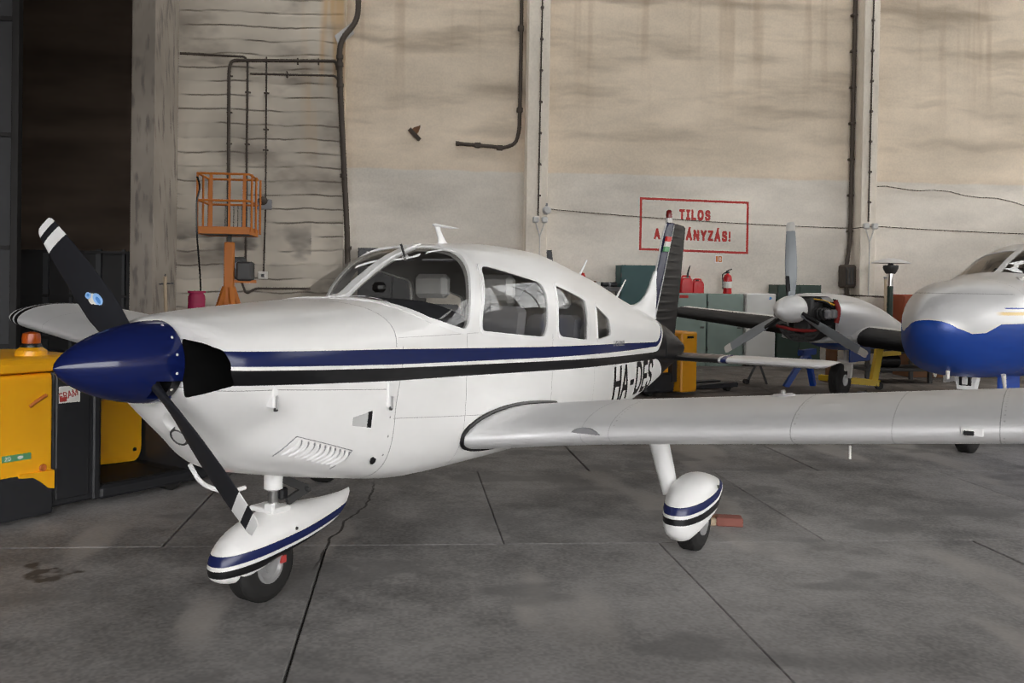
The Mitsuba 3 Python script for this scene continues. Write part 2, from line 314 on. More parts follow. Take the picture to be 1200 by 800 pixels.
def fus_colour(p, n, uv):
    x, y, z = ploc(p)
    t = dr.maximum(x-5.30, 0)/.36; zu = z-.20*t*t; zl = z+.16*t*t
    col = mix(WHITE, (.78, .775, .76), fbm(x*3, z*3+y*2, 0, 3))
    seam = mi.Float(0)
    def vline(x0, w=.0016): return 1-smoothstep(w*.6, w*1.5, dr.abs(x-x0))
    fw = 1.15+.05*smoothstep(.9, 1.2, z)*(z < 1.24)-.55*dr.square(dr.maximum(z-1.27, 0))*4+.02
    seam = dr.maximum(seam, vline(fw, .0022))
    seam = dr.maximum(seam, vline(1.785)*(z < 1.30)); seam = dr.maximum(seam, vline(2.78)*(z < 1.25)); seam = dr.maximum(seam, vline(3.48)*(z < 1.15)*.6)
    seam = dr.maximum(seam, (1-smoothstep(.001, .0026, dr.abs(z-pw(x, [(.2, 1.096), (.447, 1.088), (1.12, 1.036)]))))*(x < 1.12))
    seam = dr.maximum(seam, (1-smoothstep(.001, .0026, dr.abs(z-(.887-.088*(x-1.178)))))*(x > 1.16)*(x < 2.78)*.8)
    seam = dr.maximum(seam, (1-smoothstep(.001, .0026, dr.abs(z-1.285)))*(x > 1.19)*(x < 1.9)*.6)
    col = mix(col, (.20, .195, .19), seam*.75)
    # rivets along the cowl edge
    rz = (z-.66)/.095; riv = dr.sqrt(dr.square(x-fw+.035)+dr.square((rz-dr.floor(rz)-.5)*.095))
    col = mix(col, (.16, .155, .15), (1-smoothstep(.004, .007, riv))*(z < 1.05)*(z > .62)*.8)
    # grime towards the belly
    col = mix(col, (.36, .33, .29), smoothstep(.45, .8, fbm(x*2.5, y*2.5, 3, 3))*(1-smoothstep(.52, .60, z))*.5)
    blue = smoothstep(-.0015, .0015, zu-pw(x, BB))*(1-smoothstep(-.0015, .0015, zu-pw(x, BT)))
    black = smoothstep(-.0015, .0015, zu-pw(x, KB)+.0*zl)*(1-smoothstep(-.0015, .0015, zu-pw(x, KT)))
    black = dr.select(x > 5.2, smoothstep(-.0015, .0015, zl-pw(x, KB))*(1-smoothstep(-.0015, .0015, zu-pw(x, KT))), black)
    col = mix(col, (.006, .013, .075), blue*(x > .19)); col = mix(col, (.006, .006, .007), black*(x > .19))
    wi = pw(x, [(.2, .375), (.215, .41), (.25, .44), (.32, .465), (.45, .49), (.7, .518)])-.010; hu = pw(x, [(.2, .17), (.25, .205), (.7, .247)])-.010; hl = pw(x, [(.2, .17), (.25, .29), (.45, .495)])-.010
    ne = dr.select(z > 1.19, 2.3, pw(x, [(.2, 2.0), (.215, 1.9), (.25, 1.75), (.32, 1.70), (.45, 1.9), (.70, 2.9)]))
    q = dr.power(dr.abs(y)/wi, ne)+dr.power(dr.abs(z-1.19)/dr.select(z > 1.19, hu, hl), ne)
    inlet = (x > .205) & (x < .66) & (q < 1) & (z > 1.03)
    return mix(col, (.008, .008, .008), dr.select(inlet, mi.Float(1), mi.Float(0)))
pr('m_fus', fus_colour, .22, spec=.3, clearcoat=.25, clearcoat_gloss=.95)
ST = V([
 [.20, 1.02, 1.360, 1.19, .375, 2.0, 2.2], [.215, .965, 1.380, 1.19, .41, 1.9, 2.3], [.25, .900, 1.395, 1.19, .44, 1.75, 2.4],
 [.32, .805, 1.407, 1.19, .465, 1.7, 2.5], [.45, .695, 1.420, 1.19, .490, 1.9, 2.6], [.70, .632, 1.437, 1.19, .518, 2.9, 2.8],
 [1.14, .555, 1.462, 1.20, .540, 4.2, 3.2], [1.36, .520, 1.480, 1.20, .545, 4.5, 3.2], [1.50, .508, 1.560, 1.20, .548, 4.5, 3.0],
 [1.80, .500, 1.712, 1.22, .550, 4.6, 3.1], [2.10, .497, 1.795, 1.23, .552, 4.6, 3.2], [2.50, .495, 1.815, 1.23, .552, 4.6, 3.2],
 [2.95, .495, 1.798, 1.22, .548, 4.6, 3.2], [3.42, .497, 1.722, 1.20, .520, 4.6, 3.1], [3.97, .510, 1.625, 1.17, .455, 4.4, 2.9],
 [4.59, .550, 1.490, 1.12, .360, 4.2, 2.7], [5.31, .635, 1.355, 1.06, .245, 3.8, 2.4], [5.90, .740, 1.220, 1.01, .150, 3.2, 2.2],
 [6.35, .840, 1.080, .97, .075, 2.6, 2.0], [6.50, .920, 1.000, .96, .030, 2.2, 2.0]])
FG = [PI(ST[:, 0], ST[:, k]) for k in range(1, 7)]
th = np.arange(112)*2*np.pi/112
def pinch(x, z): return 1-.17*np.exp(-((x-.42)/.15)**2)*np.exp(-((np.asarray(z)-.87)/.11)**2)
def fring(x, d=0.0):
    zb, zt, zm, w, nl, nu = [float(g(x)) for g in FG]
    c, s = np.cos(th), np.sin(th); n = np.where(s >= 0, nu, nl); h = np.where(s >= 0, zt-zm-d, zm-zb-d)
    z = zm+h*np.sign(s)*np.abs(s)**(2/n)
    return np.stack([np.full_like(c, x), pinch(x, z)*(w-d)*np.sign(c)*np.abs(c)**(2/n), z], -1)
def fside(x, z):
    """y of the port skin at (x, z)"""
    zb, zt, zm, w, nl, nu = [float(g(x)) for g in FG]; up = z >= zm
    return -w*float(pinch(x, z))*max(0, 1-(abs(z-zm)/((zt-zm) if up else (zm-zb)))**(nu if up else nl))**(1/(nu if up else nl))
XS = np.unique(np.concatenate([np.linspace(.2, .5, 26), np.linspace(.5, 1.4, 24), np.linspace(1.4, 4, 70), np.linspace(4, 6.5, 46)]))
XC = np.linspace(1.22, 3.98, 70)
body = man(loft([fring(x) for x in XS]))
W1 = rpoly([(1.918, 1.29), (2.66, 1.225), (2.715, 1.30), (2.715, 1.50), (2.655, 1.578), (2.09, 1.668), (2.03, 1.66), (1.93, 1.38)], [.06, .05, .05, .06, .05, .03, .03, .05])
W2 = rpoly([(2.845, 1.225), (3.335, 1.176), (3.345, 1.30), (3.315, 1.462), (2.85, 1.565)], [.07, .05, .03, .05, .03])
W3 = rpoly([(3.53, 1.172), (3.845, 1.190), (3.80, 1.315), (3.50, 1.425)], [.03, .05, .05, .03])
WS = rpoly([(1.27, 1.485), (1.31, 1.452), (1.45, 1.376), (1.60, 1.336), (1.765, 1.300), (1.80, 1.33), (1.865, 1.52), (1.94, 1.645), (1.985, 1.72), (2.0, 1.775), (1.99, 1.95), (1.2, 1.95)], [0.001, .03, .03, .03, .025, .03, .04, .04, .03, .02, .01, .01])
def inset(P, d):
    from shapely.geometry import Polygon
    return V(Polygon(P).buffer(d).exterior.coords)[:-1]
def wprism(P, side):  # side -1 port, 1 starboard
    return man(prism(P, .12 if side > 0 else -1.0, 1.0 if side > 0 else -.12, 'y'))
def wsprism(P, side): return man(prism(P, .028 if side > 0 else -1.0, 1.0 if side > 0 else -.028, 'y'))
inner = man(loft([fring(x, .014) for x in XC])); inner2 = man(loft([fring(x, .03) for x in XC[1:-1]]))
holes = [wprism(P, s) for P in (W1, W2, W3) for s in (-1, 1)]+[wsprism(WS, s) for s in (-1, 1)]
IN = [(-.135, 1.305), (-.29, 1.288), (-.385, 1.264), (-.418, 1.215), (-.418, 1.118), (-.30, 1.082), (-.155, 1.05), (-.13, 1.18)]
inlets = [man(prism(rpoly([(s*a, b) for a, b in IN][::s], .02), .1, .62, 'x')) for s in (1, -1)]
LI = [man(trimesh.creation.icosphere(3, 1.0).apply_transform(np.array([[.030, 0, -.045, .236], [0, .036, -.015, -.022], [0, 0, .050, .930], [0, 0, 0, 1.]])))]
skin = body-inner
for h in holes+inlets+LI: skin -= h
gill = man(cbox((.985, -.56, .868), (1.003, -.46, .938)))
hole = man(trimesh.creation.icosphere(2, .022).apply_translation((1.08, fside(1.08, .69), .69)))
skin = skin-gill
ap('fuselage', unman(skin), 'm_fus', 32)
lin = inner-inner2
for h in holes: lin -= h
ap('cabin_lining', unman(lin), 'm_lining', 32)
glass = man(loft([fring(x, .004) for x in XC]))-man(loft([fring(x, .008) for x in XC]))
def pane(prismf, P, s, name, n=0, mat='m_pane'):
    g = unman(glass ^ prismf(inset(P, .004), s)); g.fix_normals()
    c = g.triangles_center; out = c-np.stack([c[:, 0], np.zeros(len(c)), np.full(len(c), 1.2)], -1)
    nrm = g.face_normals; keep = ((nrm*out).sum(1) > 0.12*np.linalg.norm(out, axis=1)) & ((np.abs(nrm[:, 1]) > .25) | (nrm[:, 2] > .25))
    return ap(name, trimesh.Trimesh(g.vertices, g.faces[keep]), mat, 40)
for s in (-1, 1): pane(wsprism, WS, s, 'windshield')
for s in (-1, 1):
    for P in (W1, W2, W3): pane(wprism, P, s, 'side_window')
# raised white trims round the panes
trimshell = man(loft([fring(x, -.005) for x in XC]))-man(loft([fring(x, .010) for x in XC]))
for P in (W1, W2, W3):
    for s in (-1, 1):
        ap('window_trim', unman(trimshell ^ (wprism(inset(P, .018), s)-wprism(inset(P, -.006), s))), 'm_white', 32)
for s in (-1, 1):
    ap('windshield_trim', unman(trimshell ^ (wsprism(inset(WS, .022), s)-wsprism(inset(WS, -.008), s))), 'm_white', 32)
ap('windshield_post', unman((man(loft([fring(x, -.010) for x in XC]))-man(loft([fring(x, .02) for x in XC]))) ^ man(cbox((1.30, -.03, 1.40), (2.05, .03, 1.9)))), 'm_white', 32)
# registration and type lettering that follow the skin
def on_skin(mesh, x0, z0, slope=0., lean=0., off=.002):
    m = mesh.copy().subdivide_to_size(.03) if hasattr(mesh.copy(), 'subdivide_to_size') else mesh.copy()
    v = m.vertices.copy(); out = np.zeros_like(v)
    for i, (a, b, c) in enumerate(v):
        x = x0+a+lean*b; z = z0+b+slope*a; out[i] = (x, fside(min(x, 6.4), z)-off-max(c, 0)*.5+.001, z)
    return trimesh.Trimesh(out, m.faces, process=False)
ap('registration_lettering', on_skin(lettering('HA-DES', .262, 1.26, .003), 3.96, .680, -.012, -.05), 'm_black', label='black registration letters HA-DES')
ap('type_lettering', on_skin(lettering('CHEROKEE', .036, .30, .002), 3.90, 1.112, -.04, .15), 'm_grey', label='small grey type lettering above the blue stripe')
# cowling details
for x0, z1, z0 in ((.425, 1.108, 1.010), (1.115, 1.073, .950)):
    y0 = fside(x0, (z1+z0)/2)
    k = ap('cowl_latch', cbox((x0-.016, y0-.014, z0), (x0+.016, y0+.03, z1), .004), 'm_white')
    put(k+'__hook', tf(cyl((x0, y0-.020, z0-.004), (x0, y0-.020, z0+.055), .006, 8), PM), 'm_steel')
    put(k+'__screw', tf(lathe([(0, .012), (.009, .010), (.010, 0)], (0, -1, 0), (x0, y0-.010, z0-.005), 12), PM), 'm_darksteel')
sc = [(.875, .885), (.990, .868), (.990, .938), (.875, .925)]
def skinpatch(P, off0, off1, n=8):
    """a quad patch (x,z corners) on the skin, between two offsets outward at its first and last edge"""
    P = V(P); R = []
    for u in np.linspace(0, 1, n):
        a = P[0]*(1-u)+P[1]*u; b = P[3]*(1-u)+P[2]*u; o = off0*(1-u)+off1*u
        ring = []
        for q, e in ((a, o), (b, o), (b, -.012), (a, -.012)): ring.append((q[0], fside(q[0], q[1])-e, q[1]))
        R.append(ring)
    m = loft(R)
    if m.volume < 0: m.invert()
    return m
ap('cowl_scoop', skinpatch([(.875, .885), (.972, .868), (.972, .938), (.875, .925)], .0015, .0025), 'm_lightgrey')  # grey patch paints the shading of a sunken ramp
ap('scoop_opening', skinpatch([(.972, .866), (1.0, .862), (1.0, .944), (.972, .940)], .003, .003), 'm_black')  # black patch on the skin paints the dark of the opening
ap('cooling_hole', lathe([(.024, 0), (.022, .003), (0, .003)], (0, -1, -.25), (1.08, fside(1.08, .69)-.001, .69), 18), 'm_black')  # black disc on the skin paints the dark inside a hole
L0, L1, L2, L3 = V((.552, .770)), V((.60, .862)), V((.915, .760)), V((.86, .672))
ap('louvre_panel', skinpatch([L0, L1, L2, L3], .003, .003, 6), 'm_white')
for a, b in ((L0, L1), (L1, L2), (L2, L3)): ap('louvre_panel_edge', tube([(q[0], fside(q[0], q[1])-.003, q[1]) for q in [a+(b-a)*t for t in np.linspace(0, 1, 9)]], .0022, 6), 'm_grey')
for i in range(10):
    u = (i+.7)/10.4; a = L0*(1-u)+L3*u+V((.006, .010)); b = L1*(1-u)+L2*u-V((.006, .010))
    pts = []
    for s in np.linspace(0, 1, 7):
        q = a*(1-s)+b*s+V((.018*math.sin(math.pi*s), 0)); pts.append((q[0], fside(q[0], q[1])-.004, q[1]))
    ap('louvre', tube(pts, [.004, .008, .0095, .010, .0095, .008, .004], 8), 'm_white', 40)
    ap('louvre_slot', tube([(px_+.0135, py_-.001, pz_) for px_, py_, pz_ in pts], [.003, .0055, .006, .006, .006, .0055, .003], 6), 'm_grey')  # grey strips paint the shading between the louvre ribs
ap('breather_pipe', tube(arc([(.45, .10, .70), (.50, .08, .60), (.60, .02, .55), (.70, .0, .56)], 6, .06), .011, 8), 'm_white', 40)
LN = V((-.84, -.12, -.53)); LC = V((.277, -.035, .862))
k = ap('landing_light', lathe([(0, .006), (.034, .004), (.040, -.002), (.040, -.03)], LN, LC, 28), 'm_lightgrey', 40)
put(k+'__ring', tf(lathe([(.039, .002), (.043, .006), (.046, .002), (.046, -.02)], LN, LC, 28), PM), 'm_darksteel', 40)
ap('fuel_drain', cyl((.62, .05, .60), (.62, .05, .53), .02, 12), 'm_red')
# spinner and propeller
def spin_prof():
    u = np.linspace(0, 1, 26); r = .178*np.sin(np.arccos(1-u)*.985)**.92
    r = .178*(1-(1-u)**1.9)**.70
    return [(max(a, .0005), b) for a, b in zip(r, -.298+u*.478)]
SP = spin_prof()
spn = man(lathe(SP+[(.178, .186), (.150, .188)], (1, 0, 0), (0, 0, 1.2), 64))
PTH, HX = .861, .095
cuts = []
for sgn in (1, -1):
    e = V((0, math.sin(PTH)*sgn, math.cos(PTH)*sgn)); m_ = V((0, e[2], -e[1]))
    P = [V((HX, 0, 1.2))+e*r+m_*a*.05+V((1, 0, 0))*b*.055+V((.02, 0, 0)) for r in (.10, .30) for a in (-1, 1) for b in (-1, 1.8)]
    cuts.append(man(hull(P)))
for c in cuts: spn -= c
k = ap('spinner', unman(spn), 'm_navy', 30, 'dark blue glossy spinner cone')
for i in range(14):
    a = i*2*math.pi/14
    for x0, rr in ((.150, .176),)+(((-.03, .139),) if i % 5 == 0 else ())+(((.04, .160),) if i % 4 == 1 else ()):
        d = V((0, math.sin(a), math.cos(a)))
        put(k+'__screw', tf(lathe([(0, .005), (.005, .004), (.0068, 0)], d, V((x0, 0, 1.2))+d*rr, 10), PM), 'm_paper')
ap('spinner_backplate', lathe([(.02, .14), (.172, .14), (.172, .186), (.155, .196), (.02, .196)], (1, 0, 0), (0, 0, 1.2), 48), 'm_black', 30)
ap('propeller_hub', lathe([(.01, -.05), (.07, -.05), (.08, 0), (.08, .10), (.03, .11)], (1, 0, 0), (.08, 0, 1.2), 28), 'm_darksteel', 30)
def blade(e, R=.925, r0=.09, pitch=1.35, cmax=.150, th0=.024, flip=1, root=.05):
    """blade along the unit vector e (in the y, z plane) about the x axis; returns rings"""
    e = V(e); m_ = V((0, e[2], -e[1]))*flip; rings = []
    for r in np.concatenate([np.linspace(r0, R*.95, 34), R*np.array([.965, .978, .988, .995, 1.0])]):
        u = (r-r0)/(R-r0); b = math.atan2(pitch, 2*math.pi*r)
        c = np.interp(u, [0, .12, .3, .5, .75, .95, 1.0], [root*1.5, .118, .150, cmax*.99, .134, .108, .10])
        if u > .965: c *= 1-.22*((u-.965)/.035)**2
        tt = np.interp(u, [0, .12, .3, .6, 1], [root, .036, th0, .014, .007])
        cv = math.cos(b)*m_-math.sin(b)*V((1, 0, 0)); nv = np.cross(e, cv)
        a = np.arange(20)*2*math.pi/20
        rings.append([V((0, 0, 0))+e*r+cv*(c/2*math.cos(q)+.0*c)+nv*(tt/2*math.sin(q)*(1+.35*math.cos(q))) for q in a])
    m = loft(rings)
    if m.volume < 0: m.invert()
    return m
def blade_colour(p, n, uv):
    x, y, z = ploc(p); r = dr.sqrt(y*y+dr.square(z-1.2))
    w = dr.maximum(smoothstep(.884, .886, r), band(r, .782, .846, .001))
    return mix((.014, .015, .019), (.78, .78, .77), w)
pr('m_blade', blade_colour, .42)
for sgn in (1, -1):
    e = (0, math.sin(PTH)*sgn, math.cos(PTH)*sgn)
    bm = blade(e); bm.apply_translation((HX, 0, 1.2))
    k = ap('propeller_blade', bm, 'm_blade', 40, 'black propeller blade with white striped tip')
    if sgn > 0:
        r = .40; ev = V(e); b = math.atan2(1.35, 2*math.pi*r); m_ = V((0, ev[2], -ev[1])); cv = math.cos(b)*m_-math.sin(b)*V((1, 0, 0)); nv = np.cross(ev, cv)
        if nv[0] > 0: nv = -nv
        o = V((HX, 0, 1.2))+nv*.0115
        def decal(P, mat, lift):
            R = [[o+ev*(r+q[0])+cv*q[1]+nv*(lift+h) for q in P] for h in (-.008, .0006)]
            m = loft(R)
            if m.volume < 0: m.invert()
            put(k+'__decal', tf(m, PM), mat)
        circ = lambda cx, cy, rx, ry: [(cx+rx*math.cos(t), cy+ry*math.sin(t)) for t in np.linspace(0, 2*math.pi, 18)[:-1]]
        flat('m_paleblue', (.30, .52, .85), .45)
        decal(circ(.000, .006, .036, .020), 'm_paper', .0); decal(circ(.034, .014, .018, .014), 'm_paleblue', .0002); decal(circ(-.014, -.010, .036, .018), 'm_paleblue', .0002)
        decal(circ(.036, .014, .008, .006), 'm_bluelight', .0008); decal(circ(-.020, -.010, .022, .008), 'm_bluelight', .0008)
# wings
def naca(n=36, t=.15, mcam=.022, pcam=.4, te=.004):
    b = np.linspace(0, np.pi, n); x = (1-np.cos(b))/2
    y = 5*t*(.2969*np.sqrt(x)-.1260*x-.3516*x**2+.2843*x**3-.1015*x**4)+te/2*x
    yc = np.where(x < pcam, mcam/pcam**2*(2*pcam*x-x*x), mcam/(1-pcam)**2*(1-2*pcam+2*pcam*x-x*x))
    up = np.stack([x, yc+y], -1)[::-1]; lo = np.stack([x, yc-y], -1)[1:]
    return np.vstack([up, lo])
AF = naca(64, t=.138); AFS = naca(28, .10, 0)
TDS = {-1: .107, 1: .138}
LEX = PI([.3, .53, .75, 1.0, 1.25, 1.5, 5], [1.745, 1.785, 1.855, 1.940, 1.982, 1.99, 1.99])
def wring(Y, s, d=0.0):
    """wing section at span Y (metres out), s = -1 port, +1 starboard"""
    xl = float(LEX(Y)); xt = 3.59
    k = 1.0; u = max(0, (Y-4.16)/.29); zz = .699+(Y-.53)*TDS[s]
    if u > 0:
        k = math.sqrt(max(.0, 1-u*u)); xl += .42*(1-math.sqrt(max(0, 1-u**2.2))); xt -= .20*(1-k)
    c = xt-xl
    P = AF*V((c, max(.03, k)*min(c, 1.62)*(1+.0*Y)))
    return np.stack([xl+P[:, 0]-d*0, np.full(len(P), s*Y), zz+P[:, 1]-.030*P[:, 0]], -1)
def wing_colour(p, n, uv):
    x, y, z = ploc(p); Y = dr.abs(y)
    col = mix((.79, .79, .79), (.74, .74, .745), fbm(x*3, y*3, 0, 3))
    seam = mi.Float(0)
    for Y0 in (1.155, 1.31, 2.24, 2.68, 3.10, 3.75, 4.22): seam = dr.maximum(seam, (1-smoothstep(.0012, .003, dr.abs(Y-Y0)))*(.9 if Y0 in (2.24, 3.10) else .55))
    for Y0 in (1.33, 2.255, 3.115):
        q = x/.035; d = dr.sqrt(dr.square(Y-Y0)+dr.square((q-dr.floor(q)-.5)*.035)); seam = dr.maximum(seam, (1-smoothstep(.003, .0055, d))*.6)
    q = y/.05; d = dr.sqrt(dr.square(x-2.62)+dr.square((q-dr.floor(q)-.5)*.05)); seam = dr.maximum(seam, (1-smoothstep(.003, .006, d))*.5)
    col = mix(col, (.34, .34, .34), seam*.8)
    tipd = Y-.30*dr.square(dr.maximum(2.45-x, 0))*-1.0
    stripe = dr.maximum(band(tipd, 4.17, 4.215), band(tipd, 4.24, 4.285))
    return mix(col, (.007, .007, .008), stripe)
pr('m_wing', wing_colour, .40, metal=.30, spec=.5)
WYS = np.concatenate([np.linspace(.46, 1.5, 34), np.linspace(1.6, 4.16, 24), 4.16+.29*np.sin(np.linspace(0, math.pi/2, 12))[1:]])
for s in (-1, 1):
    m = loft([wring(Y, s) for Y in WYS])
    if m.volume < 0: m.invert()
    w = ap('wing', m, 'm_wing', 35)
    # black sealing strip at the root
    P = wring(.545, s); n0 = len(AF)//2
    ids = [i for i in range(len(P)) if P[i][0] < 2.88 and not (i > n0 and P[i][0] > 2.5)]
    pts = []
    for i in ids:
        a = P[i]; yy = fside(a[0], a[2])*-s if False else abs(fside(a[0], max(.52, a[2])))
        pts.append((a[0]-.006*(1 if abs(i-n0) < 8 else 0), s*(yy+.008), a[2]+(.008 if i < n0 else -.006)))
    put(w+'__root_seal', tf(tube(pts, .0125, 8), PM), 'm_black', 40)
    q = wring(1.18, s); a = q[n0]
    put(w+'__air_inlet', tf(cat(*[hull([(a[0]+dx-.010, s*(1.18+t*.085), a[2]+.005+z0) for t in (-1, 1) for dx, z0 in ((0, 0), (.05, 0))]+[(a[0]+.002, s*(1.18+math.cos(t)*.075), a[2]+.004+.032*math.sin(t)) for t in np.linspace(.2, 2.94, 8)]+[(a[0]+.08, s*(1.18+math.cos(t)*.06), a[2]+.03) for t in (1, 2)])]), PM), 'm_grey')
    q = wring(2.07, s); a = q[18]
    kcap = put(w+'__fuel_cap', tf(lathe([(0, .012), (.05, .010), (.062, .004), (.064, 0), (.064, -.02)], (0, -s*.12, 1), (2.52, s*2.07, float(np.interp(2.52, q[:n0][::-1, 0], q[:n0][::-1, 2]))), 24), PM), 'm_silver', 40)
    put(kcap+'__lever', tf(cbox((2.50, s*2.07-.008, q[:n0][:, 2].max()+.004), (2.54, s*2.07+.008, q[:n0][:, 2].max()+.03), .003), PM), 'm_steel')
    q = wring(2.45, s)
    put(w+'__drain_tube', tf(cyl((2.3, s*2.45, .80), (2.3, s*2.45, .735), .006, 8), PM), 'm_paper')
    if s < 0:
        q = wring(2.99, s); a = q[n0]
        kk = put(w+'__stall_sensor', tf(cbox((a[0]-.004, -3.04, a[2]-.022), (a[0]+.03, -2.95, a[2]+.016), .004), PM), 'm_white')
        put(kk+'__vane', tf(cbox((a[0]-.022, -3.005, a[2]-.016), (a[0], -2.965, a[2]+.002), .003), PM), 'm_black')
# tail
flat('m_fin', (.006, .008, .035), .30, spec=.25); flat('m_rudder', (.007, .0065, .0065), .45, spec=.2)
def finring(z, x0, x1, t, rud=False, n=14):
    u = np.linspace(0, 1, n)
    y = t*np.sqrt(u)*(1-.15*u) if not rud else t*(1-u)*.86+.004
    x = x0+(x1-x0)*u
    return np.concatenate([np.stack([x, y, np.full(n, z)], -1)[::-1], np.stack([x, -y, np.full(n, z)], -1)[(0 if rud else 1):]])
LEz = PI([1.05, 1.30, 1.776, 2.184, 2.21], [5.50, 5.645, 5.909, 6.134, 6.18])
HIz = lambda z: 5.743+(z-1.214)*(.551/1.014)
TEz = lambda z: np.interp(z, [1.02, 1.06, 1.62, 2.19], [6.36, 6.40, 6.541, 6.66])
zs = np.linspace(1.05, 2.19, 24)
m = loft([finring(z, float(LEz(z)), HIz(z), .048-.016*(z-1.05)) for z in zs]+[finring(2.205, float(LEz(2.19))+.03, HIz(2.2)-.01, .012)])
if m.volume < 0: m.invert()
fin = ap('fin', m, 'm_fin', 40, 'dark blue tail fin')
zr = np.linspace(1.0, 2.17, 118); R = []
for z in zr:
    ridge = .008*max(0, math.cos((z-1.0)*2*math.pi/.082))**3
    R.append(finring(z, HIz(z)+.012, TEz(z), .044-.016*(z-1.05)+ridge, True))
m = loft(R)
if m.volume < 0: m.invert()
rud = ap('rudder', m, 'm_rudder', 30, 'black corrugated rudder')
put(rud+'__balance_horn', tf(hull([(HIz(2.17)-.02+a, b, 2.17+c) for a, b, c in ((0, -.014, 0), (0, .014, 0), (.40, -.006, 0), (.40, .006, 0), (.01, -.012, .03), (.38, .004, .02), (.01, .012, .03), (.40, .004, -.07), (.40, -.004, -.07))]), PM), 'm_rudder')
put(fin+'__hinge_strip', tf(tube([(HIz(z)+.004, -.047+.016*(z-1.05), z) for z in np.linspace(1.1, 2.18, 12)], .005, 8), PM), 'm_lightgrey')
put(fin+'__leading_edge', tf(tube([(float(LEz(z))+.0, 0, z) for z in np.linspace(1.50, 2.18, 14)], .009, 8), PM), 'm_lightgrey', 40)  # light grey tube paints the highlight along the front of the fin
for i, mt in enumerate(('m_red', 'm_paper', 'm_green')):
    z1 = 2.055-.05*i; f = [(HIz(z)-a, -.0375+.016*(z-1.9)-.006, z) for z in (z1, z1-.05) for a in (.135, .015)]
    put(fin+'__flag_stripe', tf(hull(f+[(a, b+.02, c) for a, b, c in f]), PM), mt)
k = put(fin+'__beacon_base', tf(lathe([(0, .05), (.030, .05), (.033, 0), (0, 0)], (0, 0, 1), (6.20, 0, 2.195), 20), PM), 'm_paper', 40)
flat('m_beacon', (.16, .012, .010), .25)
put(fin+'__beacon', tf(lathe([(.030, 0), (.031, .04), (.026, .075), (.014, .088), (0, .09)], (0, 0, 1), (6.20, 0, 2.235), 20), PM), 'm_beacon', 40)
m = loft([[(x, y, z) for y, z in ((-w, zb), (-w*.8, zm), (-.012, zt), (.012, zt), (w*.8, zm), (w, zb))][::-1] for x, w, zb, zm, zt in
     ((4.95, .06, 1.38, 1.41, 1.425), (5.2, .06, 1.33, 1.37, 1.392), (5.40, .06, 1.28, 1.36, 1.398), (5.52, .056, 1.25, 1.36, 1.425), (5.63, .053, 1.22, 1.38, 1.48), (5.72, .05, 1.2, 1.42, 1.555), (5.79, .045, 1.2, 1.46, 1.64), (5.84, .036, 1.2, 1.5, 1.70), (5.88, .03, 1.2, 1.5, 1.72))])
if m.volume < 0: m.invert()
ap('dorsal_fillet', m, 'm_white', 45)
def stab_colour(p, n, uv):
    x, y, z = ploc(p); Y = dr.abs(y)
    c = mix((.76, .76, .765), (.012, .012, .013), dr.select(Y < .525, mi.Float(1), mi.Float(0))); return mix(c, (.012, .022, .12), band(Y, .55, .605, .001))
pr('m_stab', stab_colour, .3, metal=.4, clearcoat=.2)
sr = []
for Y in np.concatenate([[-1.52+.12*(1-math.sin(a)) for a in np.linspace(math.pi/2, 0, 8)], np.linspace(-1.38, 1.38, 30), [1.52-.12*(1-math.sin(a)) for a in np.linspace(0, math.pi/2, 8)]]):
    u = max(0, (abs(Y)-1.40)/.12); kk = math.sqrt(max(0, 1-u*u)); xl = 6.17+.14*(1-kk); c = 6.90-.10*(1-kk)-xl
    P = AFS*V((c, max(.04, kk)*c)); sr.append(np.stack([xl+P[:, 0], np.full(len(P), Y), .868+P[:, 1]], -1))
m = loft(sr)
if m.volume < 0: m.invert()
ap('stabilator', m, 'm_stab', 35)
m = loft([[(x, w*math.cos(a), zc+h*math.sin(a)) for a in th[::4]] for x, w, zc, h in ((5.72, .19, .985, .285), (5.95, .152, .985, .235), (6.2, .115, .97, .165), (6.45, .07, .95, .10), (6.62, .03, .94, .05), (6.66, .005, .94, .01))])
ap('tail_cone', m, 'm_black', 40, 'black tail end cone')
# aerials and small things on the roof
def blade_aerial(P, r0, r1, mat='m_paper'): return tube(P, np.linspace(r0, r1, len(P)), 10)
zt_ = lambda x: float(FG[1](x))
k = ap('roof_aerial', loft([[(2.31+dx+c*math.cos(a), .012*math.sin(a)*f, z) for a in np.arange(14)*2*math.pi/14] for z, dx, c, f in ((zt_(2.3)-.01, .02, .062, 1.6), (zt_(2.3)+.02, .0, .035, 1.2), (zt_(2.3)+.07, -.035, .022, 1), (zt_(2.3)+.10, -.05, .026, 1))]), 'm_white', 40, 'white T-shaped roof aerial')
put(k+'__crossbar', tf(loft([[(x, .018*f*math.cos(a), zt_(2.3)+.108+dz+.009*f*math.sin(a)) for a in np.arange(12)*2*math.pi/12] for x, f, dz in ((2.215, .3, .006), (2.23, 1, .004), (2.30, 1, 0), (2.42, .7, -.002), (2.49, .2, -.002))]), PM), 'm_white', 40)
for x0, x1, z1 in ((4.17, 4.385, 1.775), (4.92, 5.175, 1.625)):
    ap('whip_aerial', loft([[(x0+(x1-x0)*u+.022*f*math.cos(a), .009*f*math.sin(a), zt_(x0)-.015+(z1-zt_(x0)+.015)*u) for a in np.arange(12)*2*math.pi/12] for u, f in ((0, 1.3), (.1, 1), (.6, .7), (.98, .4), (1, .1))]), 'm_white', 40, 'raked white whip aerial')
ap('roof_fitting', lathe([(0, .035), (.02, .03), (.03, .01), (.035, 0)], (0, 0, 1), (3.98, 0, zt_(3.98)-.004), 14), 'm_white', 40)
